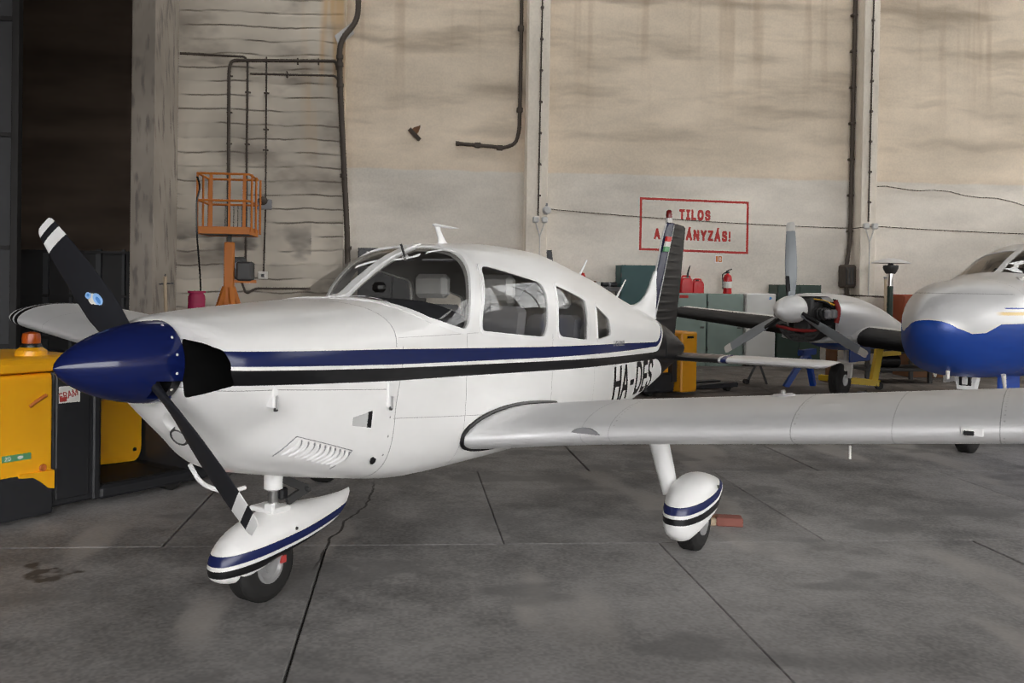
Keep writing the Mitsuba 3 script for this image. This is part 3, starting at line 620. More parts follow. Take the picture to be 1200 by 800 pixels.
ap('roof_fitting', lathe([(0, .012), (.03, .010), (.04, 0)], (0, 0, 1), (2.80, -.05, zt_(2.8)-.002), 14), 'm_paper', 40)
ap('temperature_probe', tube([(1.80, -.103, 1.70), (1.745, -.115, 1.775)], .007, 10), 'm_darksteel', 40)
ap('temperature_probe_boss', lathe([(0, .008), (.018, .006), (.020, -.01)], (-.6, -.2, .75), (1.80, -.103, 1.708), 14), 'm_lightgrey', 40)
# undercarriage
def pant_profile():
    x = [0, .012, .045, .11, .23, .38, .48, .63, .78, .88, .945]
    zt = [.225, .268, .318, .368, .412, .438, .440, .430, .424, .428, .440]
    zb = [.195, .172, .152, .140, .168, .208, .226, .254, .292, .335, .400]
    w = [.012, .045, .072, .098, .120, .126, .122, .100, .068, .036, .006]
    return x, zt, zb, w
def pant_mesh(nose=True):
    X, ZT, ZB, W_ = pant_profile()
    if not nose:
        X = V(X)*.86; ZT = V(ZT)-V([0, 0, 0, 0, 0, .01, .02, .04, .075, .11, .14]); ZB = V(ZB)-V([.03, .04, .05, .065, .075, .085, .085, .07, .05, .06, .11])
    f = [PI(X, q) for q in (ZT, ZB, W_)]; R = []
    for x in np.concatenate([np.linspace(0, .06, 8), np.linspace(.08, X[-1], 34)]):
        zt, zb, w = [float(g(x)) for g in f]; a = np.arange(48)*2*math.pi/48; c, s = np.cos(a), np.sin(a); n = np.where(s > 0, 2.1, 2.6)
        R.append(np.stack([np.full(48, x), w*np.sign(c)*np.abs(c)**(2/n), (zt+zb)/2+(zt-zb)/2*np.sign(s)*np.abs(s)**(2/n)], -1))
    m = loft(R)
    if m.volume < 0: m.invert()
    slot = m3.Manifold.cylinder(.17, .215, .215, 48, True).rotate((90, 0, 0)).translate((.31, 0, .16))
    return unman(man(m)-slot) if nose else m
PANTS = {True: pant_mesh(), False: pant_mesh(False)}
def pant_paint(ox, oz):
    def f(p, n, uv):
        x, y, z = ploc(p); x = x-ox; z = z-oz
        def ln(a, b): return a+(b-a)*x/.88
        c = mi.Color3f(.80, .795, .78)
        c = mix(c, (.006, .013, .08), band(z, ln(.236, .332), ln(.280, .372))); return mix(c, (.006, .006, .007), band(z, ln(.182, .25), ln(.217, .315)))
    return f
def wheel(at, Rr=.178, wd=.068, key=''):
    """tyre with grooves and a metal hub, axle along y"""
    prof = []
    for t in np.linspace(-1, 1, 41):
        a = abs(t); r = Rr*(1-.30*max(0, a-.55)**2/.2)
        if a < .62 and (int(round((t+1)*20)) % 4 == 0): r -= .006
        prof.append((r, t*wd))
    prof = [(.080, -wd*.72), (.085, -wd*.95)]+prof[1:-1]+[(.085, wd*.95), (.080, wd*.72)]
    t = lathe(prof, (0, 1, 0), at, 48)
    h = lathe([(.001, -wd*.95), (.03, -wd*.98), (.034, -wd*.75), (.060, -wd*.80), (.070, -wd*1.02), (.084, -wd*1.0), (.084, wd*1.0), (.070, wd*1.02), (.060, wd*.80), (.034, wd*.75), (.03, wd*.98), (.001, wd*.95)], (0, 1, 0), at, 32)
    return t, h
def undercarriage(ox, y, oz, nose):
    i = 'nose' if nose else 'main'
    pr(f'm_pant_{ox:.0f}_{y:.0f}', pant_paint(ox, oz), .28, clearcoat=.4)
    k = ap('wheel_fairing', PANTS[nose].copy().apply_translation((ox, y, oz)), f'm_pant_{ox:.0f}_{y:.0f}', 35, 'white teardrop wheel fairing with blue and black stripes')
    put(k+'__screw', tf(lathe([(0, .004), (.009, .003), (.010, -.004)], (0, -1, .3), (ox+.42, y-.122, oz+.345), 12), PM), 'm_darksteel')
    t, h = wheel((ox+(.305 if nose else .336), y, .178))
    k = ap('wheel', h, 'm_hub', 35); put(k+'__tyre', tf(t, PM), 'm_rubber', 25)
    if nose: put(k+'__valve_cap', tf(hull([(ox+.37+a, y-.06+b, .205+c) for a in (0, .035) for b in (-.012, .012) for c in (-.03, .005)]), PM), 'm_signred')
    return k
undercarriage(.474, -.03, 0, True)
undercarriage(2.52, -1.475, .03, False); undercarriage(2.62, 1.54, .03, False)
# nose strut
k = ap('nose_strut', cyl((.865, -.02, .50), (.865, -.02, .58), .042, 24), 'm_white', 40)
scene.pop(k); k = ap('nose_strut', lathe([(.030, .52), (.046, .53), (.046, .60), (.040, .61), (.040, .70)], (0, 0, 1), (.865, -.02, 0), 24), 'm_white', 40)
put(k+'__piston', tf(cyl((.865, -.02, .38), (.865, -.02, .56), .026, 20), PM), 'm_chrome', 40)
put(k+'__fork_crown', tf(cat(cbox((.78, -.10, .425), (.91, .06, .450), .006), cbox((.775, -.10, .44), (.80, -.05, .475), .004)), PM), 'm_white')
put(k+'__torque_link', tf(cat(bar((.90, -.05, .575), (1.06, -.06, .50), .018, .04), bar((1.06, -.06, .50), (.93, -.05, .455), .018, .04), cyl((1.05, -.09, .50), (1.05, .0, .50), .012, 10)), PM), 'm_darksteel')
put(k+'__damper', tf(cbox((.885, -.06, .47), (.935, .01, .53), .01), PM), 'm_black')
for s in (-1, 1):
    k = ap('main_strut', tube([(2.75, s*1.285, .66), (2.765, s*1.33, .47), (2.775, s*1.362, .335)], [.060, .054, .047], 28), 'm_white', 40, 'white main strut fairing')
    put(k+'__piston', tf(cyl((2.79, s*1.365, .20), (2.79, s*1.365, .36), .022, 14), PM), 'm_chrome', 40)
    put(k+'__torque_link', tf(cat(bar((2.82, s*1.37, .40), (2.90, s*1.40, .36), .014, .03), bar((2.82, s*1.37, .23), (2.90, s*1.40, .36), .014, .03)), PM), 'm_black')
    put(k+'__axle', tf(cyl((2.856, s*1.36, .178), (2.856, s*1.46, .178), .02, 12), PM), 'm_white')
# cabin
yy = np.linspace(-.50, .50, 25)
gs = [[(x, y, z) for y, z in [(y, zt-.10*(abs(y)/.5)**2.4) for y in yy]+[(y, zt-.20) for y in yy[::-1]]] for x, zt in ((1.345, 1.452), (1.5, 1.462), (1.70, 1.470), (1.86, 1.462), (1.89, 1.44))]
m = loft(gs)
if m.volume < 0: m.invert()
ap('glare_shield', m, 'm_dash', 40)
ap('instrument_panel', cbox((1.80, -.49, .98), (1.84, .49, 1.32), .01), 'm_dash')
ap('compass', cbox((1.66, -.04, 1.50), (1.73, .04, 1.56), .02), 'm_black'); ap('cabin_floor', cbox((1.4, -.46, .66), (3.7, .46, .70)), 'm_grey')
def seat(x, y, s=1.0):
    k = ap('seat', cbox((x-.45, y-.21, .80), (x+.05, y+.21, .96), .05), 'm_seat')
    put(k+'__backrest', tf(hull([(x-.02+d+a*.16, y+b*.205*w, .92+a*.50*s) for a, w in ((0, 1), (.5, 1.0), (.93, .92), (1, .75)) for b in (-1, 1) for d in (0, .10)]), PM), 'm_seat')
    put(k+'__headrest', tf(cbox((x+.12, y-.13, .98+.48*s), (x+.21, y+.13, 1.02+.60*s), .03), PM), 'm_lightgrey')
seat(2.40, -.25); seat(2.40, .25); seat(3.22, -.23, .86); seat(3.22, .23, .86)
for y in (-.24, .24):
    k = ap('control_yoke', tube(arc([(1.98, y-.15, 1.26), (1.98, y-.16, 1.14), (1.98, y, 1.12), (1.98, y+.16, 1.14), (1.98, y+.15, 1.26)], 5, .06), .014, 8), 'm_black'); put(k+'__shaft', tf(cyl((1.84, y, 1.13), (1.98, y, 1.13), .012, 8), PM), 'm_steel')
for y in (-.25, .25): ap('sun_visor', cbox((1.98, y-.16, 1.69), (2.14, y+.16, 1.702), .003), 'm_grey')

# ================================================================ THE TWIN-ENGINE AIRPLANE (local: x aft of its nose wheel, y to starboard)
B = 'twin_engine_airplane'
tag(B, 'white and blue twin-engine airplane with one engine uncovered, behind the white wing', 'airplane')
TH = math.atan2(.643, .766); TM = frame((5.44, 8.45, 0), TH); tc, ts_ = math.cos(TH), math.sin(TH)
def tloc(p): dx, dy = p.x-5.44, p.y-8.45; return tc*dx+ts_*dy, tc*dy-ts_*dx, p.z
def bp(part, mesh, mat, smooth=False, label=None):
    k = put(f'{B}__{part}', tf(mesh, TM), mat, smooth)
    if label: tag(k, label)
    return k
def ok(m):
    if m.volume < 0: m.invert()
    return m
def twin_colour(p, n, uv):
    x, y, z = tloc(p)
    edge = pw(x, [(-1.09, 1.31), (-1.0, 1.24), (-.88, 1.19), (-.74, 1.20), (-.56, 1.275), (.5, 1.295), (3, 1.30)])
    c = mi.Color3f(.66, .66, .66)
    c = mix(c, (.012, .055, .30), 1-smoothstep(edge-.003, edge+.003, z))
    f = smoothstep(-.62, -.5, x)
    c = mix(c, (.62, .46, .20), band(z, 1.355, 1.385)*f); c = mix(c, (.02, .05, .28), band(z, 1.412, 1.424)*smoothstep(-.48, -.46, x))
    sm = dr.maximum((1-smoothstep(.002, .005, dr.abs(x+.02)))*(z > .8), (1-smoothstep(.002, .005, dr.abs(z-1.545)))*(x < -.2)*(x > -1.2))
    return mix(c, (.25, .25, .25), sm*.5)
pr('m_twin', twin_colour, .30, metal=.15, clearcoat=.3)
TS = V([[-1.62, 1.20, 1.26, 1.23, .03, 2, 2], [-1.58, 1.11, 1.36, 1.23, .13, 2, 2], [-1.45, .99, 1.46, 1.22, .22, 2.1, 2.1], [-1.2, .87, 1.55, 1.20, .32, 2.3, 2.3], [-.8, .79, 1.625, 1.19, .43, 2.5, 2.4],
        [-.2, .75, 1.675, 1.19, .56, 2.7, 2.5], [.45, .725, 1.71, 1.22, .63, 2.8, 2.5], [.75, .71, 1.76, 1.22, .66, 2.8, 2.4], [1.2, .745, 1.92, 1.22, .69, 2.8, 2.4], [1.7, .74, 2.06, 1.25, .70, 2.8, 2.5],
        [2.2, .74, 2.13, 1.25, .70, 2.8, 2.6], [4.5, .76, 2.10, 1.25, .70, 2.8, 2.6], [6, .95, 1.95, 1.3, .5, 2.5, 2.4], [8, 1.25, 1.75, 1.45, .2, 2.2, 2.2], [9.3, 1.42, 1.58, 1.5, .05, 2, 2]])
TS[:, 0] = np.where(TS[:, 0] < -.2, -.2+(TS[:, 0]+.2)*.63, TS[:, 0])
TG = [PI(TS[:, 0], TS[:, k]) for k in range(1, 7)]
def tring(x, d=0.):
    zb, zt, zm, w, nl, nu = [float(g(x)) for g in TG]; a = np.arange(88)*2*np.pi/88
    c, s = np.cos(a), np.sin(a); n = np.where(s >= 0, nu, nl); h = np.where(s >= 0, zt-zm-d, zm-zb-d)
    return np.stack([np.full_like(c, x), (w-d)*np.sign(c)*np.abs(c)**(2/n), zm+h*np.sign(s)*np.abs(s)**(2/n)], -1)
tb = man(loft([tring(x) for x in np.concatenate([np.linspace(-1.09, -.85, 16), np.linspace(-.8, 9.3, 110)])]))
XT = np.linspace(.5, 4.9, 50); ti = man(loft([tring(x, .02) for x in XT]))
TW = rpoly([(.80, 1.757), (1.45, 1.66), (1.62, 1.68), (1.62, 1.95), (1.55, 1.98), (1.50, 2.4), (.6, 2.4)], [.02, .05, .05, .05, .02, .01, .01])
TWS = [rpoly([(1.74+.72*i, 1.62), (2.30+.72*i, 1.62), (2.30+.72*i, 1.94), (1.74+.72*i, 1.94)], .10) for i in range(4)]
th_ = [man(prism(TW, .03 if s > 0 else -1, 1 if s > 0 else -.03, 'y')) for s in (-1, 1)]+[man(prism(P, .2 if s > 0 else -1, 1 if s > 0 else -.2, 'y')) for P in TWS for s in (-1, 1)]
ts2 = tb-ti
for h in th_: ts2 -= h
bp('fuselage', unman(ts2), 'm_twin', 32)
tgl = man(loft([tring(x, .006) for x in XT]))-man(loft([tring(x, .010) for x in XT]))
def tpane(h, name):
    g = unman(tgl ^ h); g.fix_normals(); c = g.triangles_center; o = c-np.stack([c[:, 0], 0*c[:, 0], np.full(len(c), 1.25)], -1); nn = g.face_normals
    bp(name, trimesh.Trimesh(g.vertices, g.faces[((nn*o).sum(1) > .12*np.linalg.norm(o, axis=1)) & ((np.abs(nn[:, 1]) > .25) | (nn[:, 2] > .25))]), 'm_panesmoke', 40)
for i, h in enumerate(th_): tpane(h, 'windshield' if i < 2 else 'side_window')
bp('cabin_floor', cbox((.9, -.6, 1.0), (4.8, .6, 1.03)), 'm_grey'); bp('glare_shield', cbox((.75, -.5, 1.55), (1.3, .5, 1.68), .05), 'm_dash')
for y in (-.3, .3):
    k = bp('seat', cbox((1.9, y-.2, 1.05), (2.3, y+.2, 1.4), .05), 'm_seat'); put(k+'__backrest', tf(cbox((2.25, y-.2, 1.35), (2.38, y+.2, 1.85), .05), TM), 'm_seat')
# nose gear: fork yoke, leg, wheel, doors, small fittings on the chin
k = bp('nose_strut', cyl((-.02, 0, .45), (-.02, 0, .88), .045, 20), 'm_white', 40)
put(k+'__yoke', tf(ok(hull([(-.10+a*.12, s*w, z) for a in (0, 1) for s in (-1, 1) for w, z in ((.11, .80), (.075, .62))])), TM), 'm_white')
put(k+'__slot', tf(cbox((-.115, -.055, .66), (-.085, .055, .755), .004), TM), 'm_black'); put(k+'__centre_pin', tf(cbox((-.125, -.025, .67), (-.09, .025, .80), .004), TM), 'm_white')
put(k+'__fork', tf(cat(bar((-.02, -.10, .45), (.0, -.10, .21), .03), bar((-.02, .10, .45), (.0, .10, .21), .03), cbox((-.05, -.11, .44), (.01, .11, .47))), TM), 'm_white')
t, h = wheel((0, 0, .215), .215, .085); k = bp('nose_wheel', h, 'm_lightgrey', 35); put(k+'__tyre', tf(t, TM), 'm_rubber', 25)
k = bp('gear_door', ok(hull([(x, -.22+dy, z) for x in (.15, .80) for z in (.58, .90) for dy in (-.012, .012)])), 'm_blueplane')
bp('gear_door', ok(hull([(x, .24+dy, z) for x in (.05, .5) for z in (.66, .90) for dy in (-.012, .012)])), 'm_paper')
for x, y, dx, dz in ((-.75, -.05, .02, -.10), (-.35, -.40, .05, -.11), (.65, -.45, .03, -.14), (-.5, .15, .03, -.05)):
    z0 = float(TG[0](x))+.03; bp('drain_mast', tube([(x, y, z0+.02), (x+dx, y, z0+dz)], [.022, .014], 8), 'm_paper', 40)
bp('pitot_boss', lathe([(0, .04), (.03, .03), (.04, 0)], (0, 0, 1), (.55, -.28, 1.685), 12), 'm_paper', 40)
# wings, boots, nacelles
def twr(Y, s, x0=0., x1=1., n0=0, n1=None, d=0.):
    c = np.interp(Y, [.5, 2.8, 6.1], [2.1, 1.95, 1.15]); xl = np.interp(Y, [.5, 2.8, 6.1], [2.75, 2.85, 3.25]); P = AF*V((c, c))
    if d: P = P*V((1, 1+d))-V((d*.6, 0))
    if n1: P = P[n0:n1]
    return np.stack([xl+P[:, 0], np.full(len(P), s*Y), .745+(Y-.5)*.080+P[:, 1]-.02*P[:, 0]], -1)
flat('m_twinwing', (.72, .72, .72), .35, metal=.1)
for s in (-1, 1):
    w = bp('wing', ok(loft([twr(Y, s) for Y in np.concatenate([np.linspace(.4, 5.4, 24), [5.48, 5.52]])])), 'm_twinwing', 35)
    mid = len(AF)//2
    for y0, y1 in ((.78, 2.30), (3.25, 5.50)):
        R = []
        for Y in np.linspace(y0, y1, 8):
            P = twr(Y, s)[mid-18:mid+26]; c0 = P.mean(0); R.append(np.vstack([P+(P-c0)*.05+V((-.008, 0, 0)), (P+V((.06, 0, 0)))[::-1]]))
        put(w+'__deicing_boot', tf(ok(loft(R)), TM), 'm_blackmatt', 35, ) 
def nacelle(y, opened):
    hub = 1.30; c = bp('nacelle', cbox((2.1, y-.1, 1.25), (2.2, y+.1, 1.35)), 'm_silver'); scene.pop(c)
    prof = [(2.10, .25, 1.04, 1.47), (2.25, .33, .94, 1.51), (2.75, .41, .80, 1.52), (3.3, .44, .70, 1.49), (4.0, .43, .68, 1.37), (4.7, .36, .69, 1.19), (5.4, .24, .74, 1.02), (6.1, .09, .80, .88), (6.3, .02, .82, .84)]
    f = [PI([q[0] for q in prof], [q[j] for q in prof]) for j in (1, 2, 3)]; R = []
    for x in np.linspace(2.10, 6.3, 60):
        w, zb, zt = [float(g(x)) for g in f]; a = np.arange(56)*2*np.pi/56; cc, ss = np.cos(a), np.sin(a); n = 2.5
        R.append(np.stack([np.full(56, x), y+w*np.sign(cc)*np.abs(cc)**(2/n), (zb+zt)/2+(zt-zb)/2*np.sign(ss)*np.abs(ss)**(2/n)], -1))
    mm = man(ok(loft(R)))
    if opened: mm -= man(cbox((1.9, y-.6, .5), (2.46, y+.6, 1.40)))+man(cbox((1.9, y-.36, .5), (2.44, y+.34, 1.475)))
    c = bp('nacelle', unman(mm), 'm_nacelle', 35, 'silver white engine nacelle with the lower cowling off' if opened else None)
    if opened:
        e = bp('engine', cat(cbox((2.12, y-.17, 1.12), (2.45, y+.17, 1.46), .03), cbox((2.14, y-.12, 1.0), (2.44, y+.12, 1.2), .03)), 'm_darksteel', label='exposed dark engine')
        for i in range(2):
            for s in (-1, 1):
                x = 2.08+.17*i; g = put(e+'__cylinder', tf(cat(*[cyl((x+.09, y+s*(.16+.028*j), 1.24), (x+.09, y+s*(.172+.028*j), 1.24), .085 if j % 2 else .068, 16) for j in range(7)]), TM), 'm_steel' if s > 0 else 'm_darksteel')
                put(e+'__rocker_cover', tf(cbox((x+.02, y+s*.36-.03, 1.18), (x+.16, y+s*.36+.03, 1.30), .02), TM), 'm_grey')
        flat('m_gasket', (.30, .022, .020), .6) if 'm_gasket' not in scene else None
        put(e+'__baffle', tf(tube(arc([(2.43, y-.36, 1.12), (2.44, y-.39, 1.30), (2.43, y-.34, 1.42)], 5, .1), .032, 10), TM), 'm_gasket', 40)
        put(e+'__baffle_seal', tf(tube(arc([(2.12, y+.34, 1.06), (2.10, y, 1.0), (2.14, y-.34, 1.03), (2.4, y-.40, .98)], 6, .16), .022, 8), TM), 'm_gasket', 40)
        put(e+'__exhaust_pipe', tf(tube(arc([(2.2, y+.30, .93), (2.35, y-.1, .86), (2.75, y-.38, .90), (3.2, y-.40, .88)], 6, .15), .032, 10), TM), 'm_lightgrey', 40)
        put(e+'__hose', tf(tube(arc([(2.15, y-.1, 1.42), (2.25, y-.30, 1.40), (2.40, y-.34, 1.30), (2.3, y-.2, 1.15)], 6, .1), .018, 8), TM), 'm_black', 40)
        put(e+'__ignition_lead', tf(tube(arc([(2.15, y-.12, 1.44), (2.25, y-.26, 1.42), (2.40, y-.34, 1.36)], 6, .1), .012, 8), TM), 'm_yellow', 40)
        put(e+'__lower_cowl_lip', tf(ok(loft([[(x, y+(w+d)*math.cos(a), 1.10+(.25+d)*math.sin(a)) for a in list(np.linspace(math.pi*1.02, math.pi*1.98, 22)) for d in (.0,)]+[(x, y+(w-.02)*math.cos(a), 1.10+.23*math.sin(a)) for a in np.linspace(math.pi*1.98, math.pi*1.02, 22)] for x, w in ((2.11, .31), (2.30, .35))])), TM), 'm_darksteel', 40)
        put(e+'__firewall', tf(cbox((2.455, y-.34, .92), (2.475, y+.34, 1.44), .01), TM), 'm_blackmatt')
    return c
def nac_colour(p, n, uv):
    x, y, z = tloc(p); return mix((.66, .66, .67), (.012, .055, .30), 1-smoothstep(.83, .835, z))
pr('m_nacelle', nac_colour, .30, metal=.15, clearcoat=.3)
flat('m_propgrey', (.30, .325, .345), .4); 
def tprop(y, a0):
    HUB = V((1.86, y, 1.30))
    bp('spinner', lathe([(.0005, -.40), (.05, -.375), (.10, -.31), (.145, -.21), (.172, -.10), (.182, 0), (.182, .10), (.17, .115), (.02, .12)], (1, 0, 0), HUB, 40), 'm_white', 40)
    for i in range(3):
        a = a0+i*2*math.pi/3; e = V((0, math.sin(a), math.cos(a)))
        bm = blade(e, 1.155, .11, 1.9, .155, .028, 1, .07); bm.apply_translation(HUB)
        r = (bm.vertices-HUB)@e; tri = r[bm.faces].mean(1)
        k = bp('propeller_blade', trimesh.Trimesh(bm.vertices, bm.faces[tri < 1.035], process=False), 'm_propgrey', 40, 'grey propeller blade with white tip and black root' if y > 0 else None)
        put(k+'__tip', tf(trimesh.Trimesh(bm.vertices, bm.faces[tri >= 1.035], process=False), TM), 'm_paper', 40)
        if True:
            m_ = V((0, e[2], -e[1])); b = math.atan2(1.9, 2*math.pi*.32); cv = math.cos(b)*m_-math.sin(b)*V((1, 0, 0)); nv = np.cross(e, cv)
            put(k+'__deicing_boot', tf(hull([HUB+e*r_+cv*(c_)+nv*q for r_, c0, c1 in ((.16, .015, .056), (.30, .02, .068), (.44, .028, .073)) for c_ in (c0, c1) for q in (-.024+.02*(r_-.16), .024-.02*(r_-.16))]), TM), 'm_blackmatt')
nacelle(2.78, True); tprop(2.78, .03)
nacelle(-2.78, False); tprop(-2.78, .5)
for s in (1, -1):
    k = bp('main_strut', cyl((3.43, s*2.70, .40), (3.43, s*2.70, .85), .05, 18), 'm_paper', 40)
    put(k+'__fork', tf(cat(bar((3.40, s*2.62, .62), (3.43, s*2.66, .30), .05), cbox((3.36, s*2.64-.04, .50), (3.50, s*2.78+.04, .56), .01)), TM), 'm_paper')
    put(k+'__door', tf(cbox((3.05, s*2.50-.01, .55), (3.75, s*2.50+.01, .88), .004), TM), 'm_blueplane')
    put(k+'__brace', tf(cat(bar((3.43, s*2.70, .75), (2.95, s*2.70, .92), .035), bar((3.36, s*2.60, .66), (3.10, s*2.45, .88), .03)), TM), 'm_darksteel')
    t, h = wheel((3.43, s*2.80, .26), .26, .085); k = bp('main_wheel', h, 'm_lightgrey', 35); put(k+'__tyre', tf(t, TM), 'm_rubber', 25)
bp('fin', ok(loft([[(x, y, z) for x, y in ((x0, 0), (x0+.3, .06), (x1, .01), (x1, -.01), (x0+.3, -.06))] for z, x0, x1 in ((1.55, 7.0, 9.3), (3.4, 8.6, 9.8))])), 'm_twinwing')
bp('tailplane', ok(loft([[(x, y, 1.6+z) for x, z in ((x0, 0), (x0+.3, .05), (9.4, .01), (9.4, -.01), (x0+.3, -.05))][::-1] for y, x0 in ((-2.6, 8.6), (0, 8.1), (2.6, 8.6))])), 'm_twinwing')

# ================================================================ THINGS BEHIND AND BESIDE
# ---- yellow and black pallet truck on the left (local: x along its side away from us, y to its left)
K = 'pallet_truck'
KM = frame((-2.30, 6.12, 0), math.atan2(.78, .62))
flat('m_truckyellow', (.90, .43, .010), .30, clearcoat=.3)
def kp(part, mesh, mat, smooth=False, label=None):
    k = put(f'{K}__{part}', tf(mesh, KM), mat, smooth)
    if label: tag(k, label)
    return k
def plan(d=0., x1=.03): return rpoly([(x1, -d), (x1, .86+d), (-.42-d, .86+d), (-.52-d, .43), (-.42-d, -d)][::-1], [.02, .20, .35, .20, .02][::-1], 12)
def ring(P, z): return np.column_stack([P, np.full(len(P), z)])
kp('hood', ok(loft([ring(plan(0), .30), ring(plan(0), .89), ring(plan(-.006), .925), ring(plan(-.02), .94)])), 'm_truckyellow', 35, 'yellow hood')
kp('base_skirt', ok(loft([ring(plan(.012), .035), ring(plan(.02), .06), ring(plan(.02), .285), ring(plan(.005), .305)])), 'm_truckblack', 35)
kp('hood_flare', prism([(-.20, .315), (-.20, .295), (-.11, .285), (-.06, .25), (-.01, .205), (.031, .195), (.031, .315)], -.027, .01, 'y'), 'm_truckyellow')
c = kp('cap', ok(loft([ring(plan(.0, .30), .95), ring(plan(.03, .34), .962), ring(plan(.035, .34), 1.01), ring(plan(.015, .30), 1.04), ring(plan(-.06, .2), 1.05)])), 'm_truckyellow', 35, 'yellow top cap')
b = kp('beacon_base', lathe([(.10, -.03), (.095, .03), (.06, .055), (.02, .055)], (0, 0, 1), (-.02, .17, 1.05), 24), 'm_truckyellow', 40)
put(b+'__collar', tf(lathe([(.062, 0), (.066, .02), (.055, .045), (.02, .045)], (0, 0, 1), (-.02, .17, 1.085), 24), KM), 'm_black', 40)
put(b+'__lamp', tf(lathe([(.056, 0), (.058, .04), (.052, .075), (.02, .085), (.0, .086)], (0, 0, 1), (-.02, .17, 1.115), 24), KM), 'm_amberlamp' if 'm_amberlamp' in scene else flat('m_amberlamp', (.42, .075, .006), .25), 40)
tag(b+'__lamp', 'orange warning lamp')
kp('side_column', cbox((.035, .02, .06), (.40, .84, .955), .015), 'm_truckblack')
kp('column_panel', cbox((.06, .008, .10), (.30, .03, .93), .008), 'm_truckblack'); kp('edge_rib', cbox((.325, .0, .06), (.375, .03, .955), .01), 'm_truckblack')
st = kp('sticker', cbox((.075, .004, .735), (.225, .0085, .845), .001), 'm_paper', label='small white sticker with red lettering')
lm = lettering('FRAM', .045, .13, .001); lm.apply_transform(trimesh.transformations.rotation_matrix(math.pi/2, (1, 0, 0))); lm.apply_transform(trimesh.transformations.rotation_matrix(-.2, (0, 1, 0))); lm.apply_translation((.082, .0045, .755)); put(st+'__lettering', tf(lm, KM), 'm_signred')
put(st+'__stripe', tf(cbox((.08, .003, .745), (.13, .0042, .775)), KM), 'm_signred')
pl = rpoly([(.42, .06), (1.05, .06), (1.05, .13), (.42, .13)], .01)
kp('platform', cbox((.38, .0, .05), (1.30, .84, .14), .02), 'm_truckblack'); kp('platform_mat', cbox((.42, .03, .14), (1.0, .80, .15), .004), 'm_rubber')
kp('inner_panel', cbox((.395, .30, .15), (.42, .82, .9), .008), 'm_black')
bk = kp('backrest', prism(rpoly([(.62, .17), (1.06, .15), (1.10, .22), (1.10, .82), (.98, .90), (.88, .66), (.66, .62)], .05), .56, .62, 'y'), 'm_truckyellow', label='yellow backrest panel')
for x, z in ((1.04, .24), (1.04, .62)): put(bk+'__bolt', tf(lathe([(0, .008), (.014, .006), (.015, 0)], (0, -1, 0), (x, .56, z), 12), KM), 'm_black')
kp('rear_frame', cbox((1.12, .0, .05), (1.19, .84, .95), .015), 'm_truckblack'); kp('rear_frame', cbox((1.22, .02, .05), (1.46, .82, .88), .02), 'm_truckblack')
kp('control_console', cbox((.36, .25, .70), (.62, .75, 1.0), .04), 'm_truckblack')
for y in (.10, .56): kp('fork', cbox((1.4, y, .04), (2.5, y+.18, .10), .01), 'm_darksteel')
for x, y in ((-.18, .16), (-.18, .70), (1.0, .1), (1.0, .74)): kp('wheel', cyl((x, y-.05, .075), (x, y+.05, .075), .075, 20), 'm_rubber')
hd = kp('grab_recess', tube(arc([(-.125, -.0, .735), (-.07, -.008, .775), (-.015, -.004, .80)], 5, .03), [.012]*len(arc([(0, 0, 0), (1, 0, 0), (2, 0.1, 0)], 5, .03)), 10), 'm_orange', 40)
bd = kp('badge', cbox((-.30, -.006, .405), (-.115, .01, .445), .001), 'm_green', label='small green badge reading 20')
lm = lettering('20', .024, None, .001); lm.apply_transform(trimesh.transformations.rotation_matrix(math.pi/2, (1, 0, 0))); lm.apply_translation((-.285, -.0062, .413)); put(bd+'__lettering', tf(lm, KM), 'm_paper')
put(bd+'__emblem', tf(cat(hull([(-.185+.02*math.cos(t), -.0075+d, .425+.011*math.sin(t)) for t in np.linspace(0, 6.2, 10) for d in (0, .004)])), KM), 'm_paper')
kp('screw_boss', lathe([(.0, -.004), (.016, -.004), (.020, .006), (.024, .002), (.026, -.002)], (0, -1, 0), (-.035, -.006, .335), 18), 'm_orange')
tag(K, 'yellow and black electric pallet truck with amber beacon, behind the airplane nose', 'pallet truck')

# ---- orange personnel lift
L = 'personnel_lift'; X0, Y0 = -2.98, 15.5
flat('m_liftorange', (.50, .155, .022), .55)
def lp(part, mesh, mat='m_liftorange', smooth=False): return put(f'{L}__{part}', mesh, mat, smooth)
lp('basket_floor', cbox((-3.40, 15.1, 2.32), (-2.58, 15.95, 2.35)), 'm_grey'); lp('toe_board', cbox((-3.41, 15.08, 2.31), (-2.57, 15.11, 2.43), .004)); lp('toe_board', cbox((-3.41, 15.94, 2.31), (-2.57, 15.97, 2.43), .004)); lp('toe_board', cbox((-3.41, 15.08, 2.31), (-3.40, 15.97, 2.43), .004)); lp('toe_board', cbox((-2.60, 15.08, 2.31), (-2.57, 15.97, 2.43), .004))
for z in (2.85, 3.28):
    lp('guard_rail', tube(arc([(-3.40, 15.10, z), (-2.58, 15.10, z), (-2.58, 15.95, z), (-3.40, 15.95, z), (-3.40, 15.10, z)], 4, .05), .018, 8), smooth=40)
for x in (-3.40, -2.54):
    for y in (15.10, 15.52, 15.95): lp('basket_post', cyl((x, y, 2.35), (x, y, 3.28), .018, 8), smooth=40)
for x, y, w in ((-3.19, 15.12, .05), (-2.90, 15.12, .03), (-2.66, 15.11, .05), (-3.05, 15.93, .03)): lp('basket_upright', cbox((x-w/2, y-.015, 2.40), (x+w/2, y+.015, 3.27)))
for i in range(6): lp('mesh_wire', cyl((-3.12+.07*i, 15.94, 2.42), (-3.12+.07*i, 15.94, 2.85), .006, 6), 'm_darksteel')
lp('mast', cbox((-3.05, 15.5, .25), (-2.90, 15.66, 2.20), .012)); lp('mast_cap', cbox((-3.0, 15.52, 2.18), (-2.95, 15.64, 2.32)), 'm_darksteel')
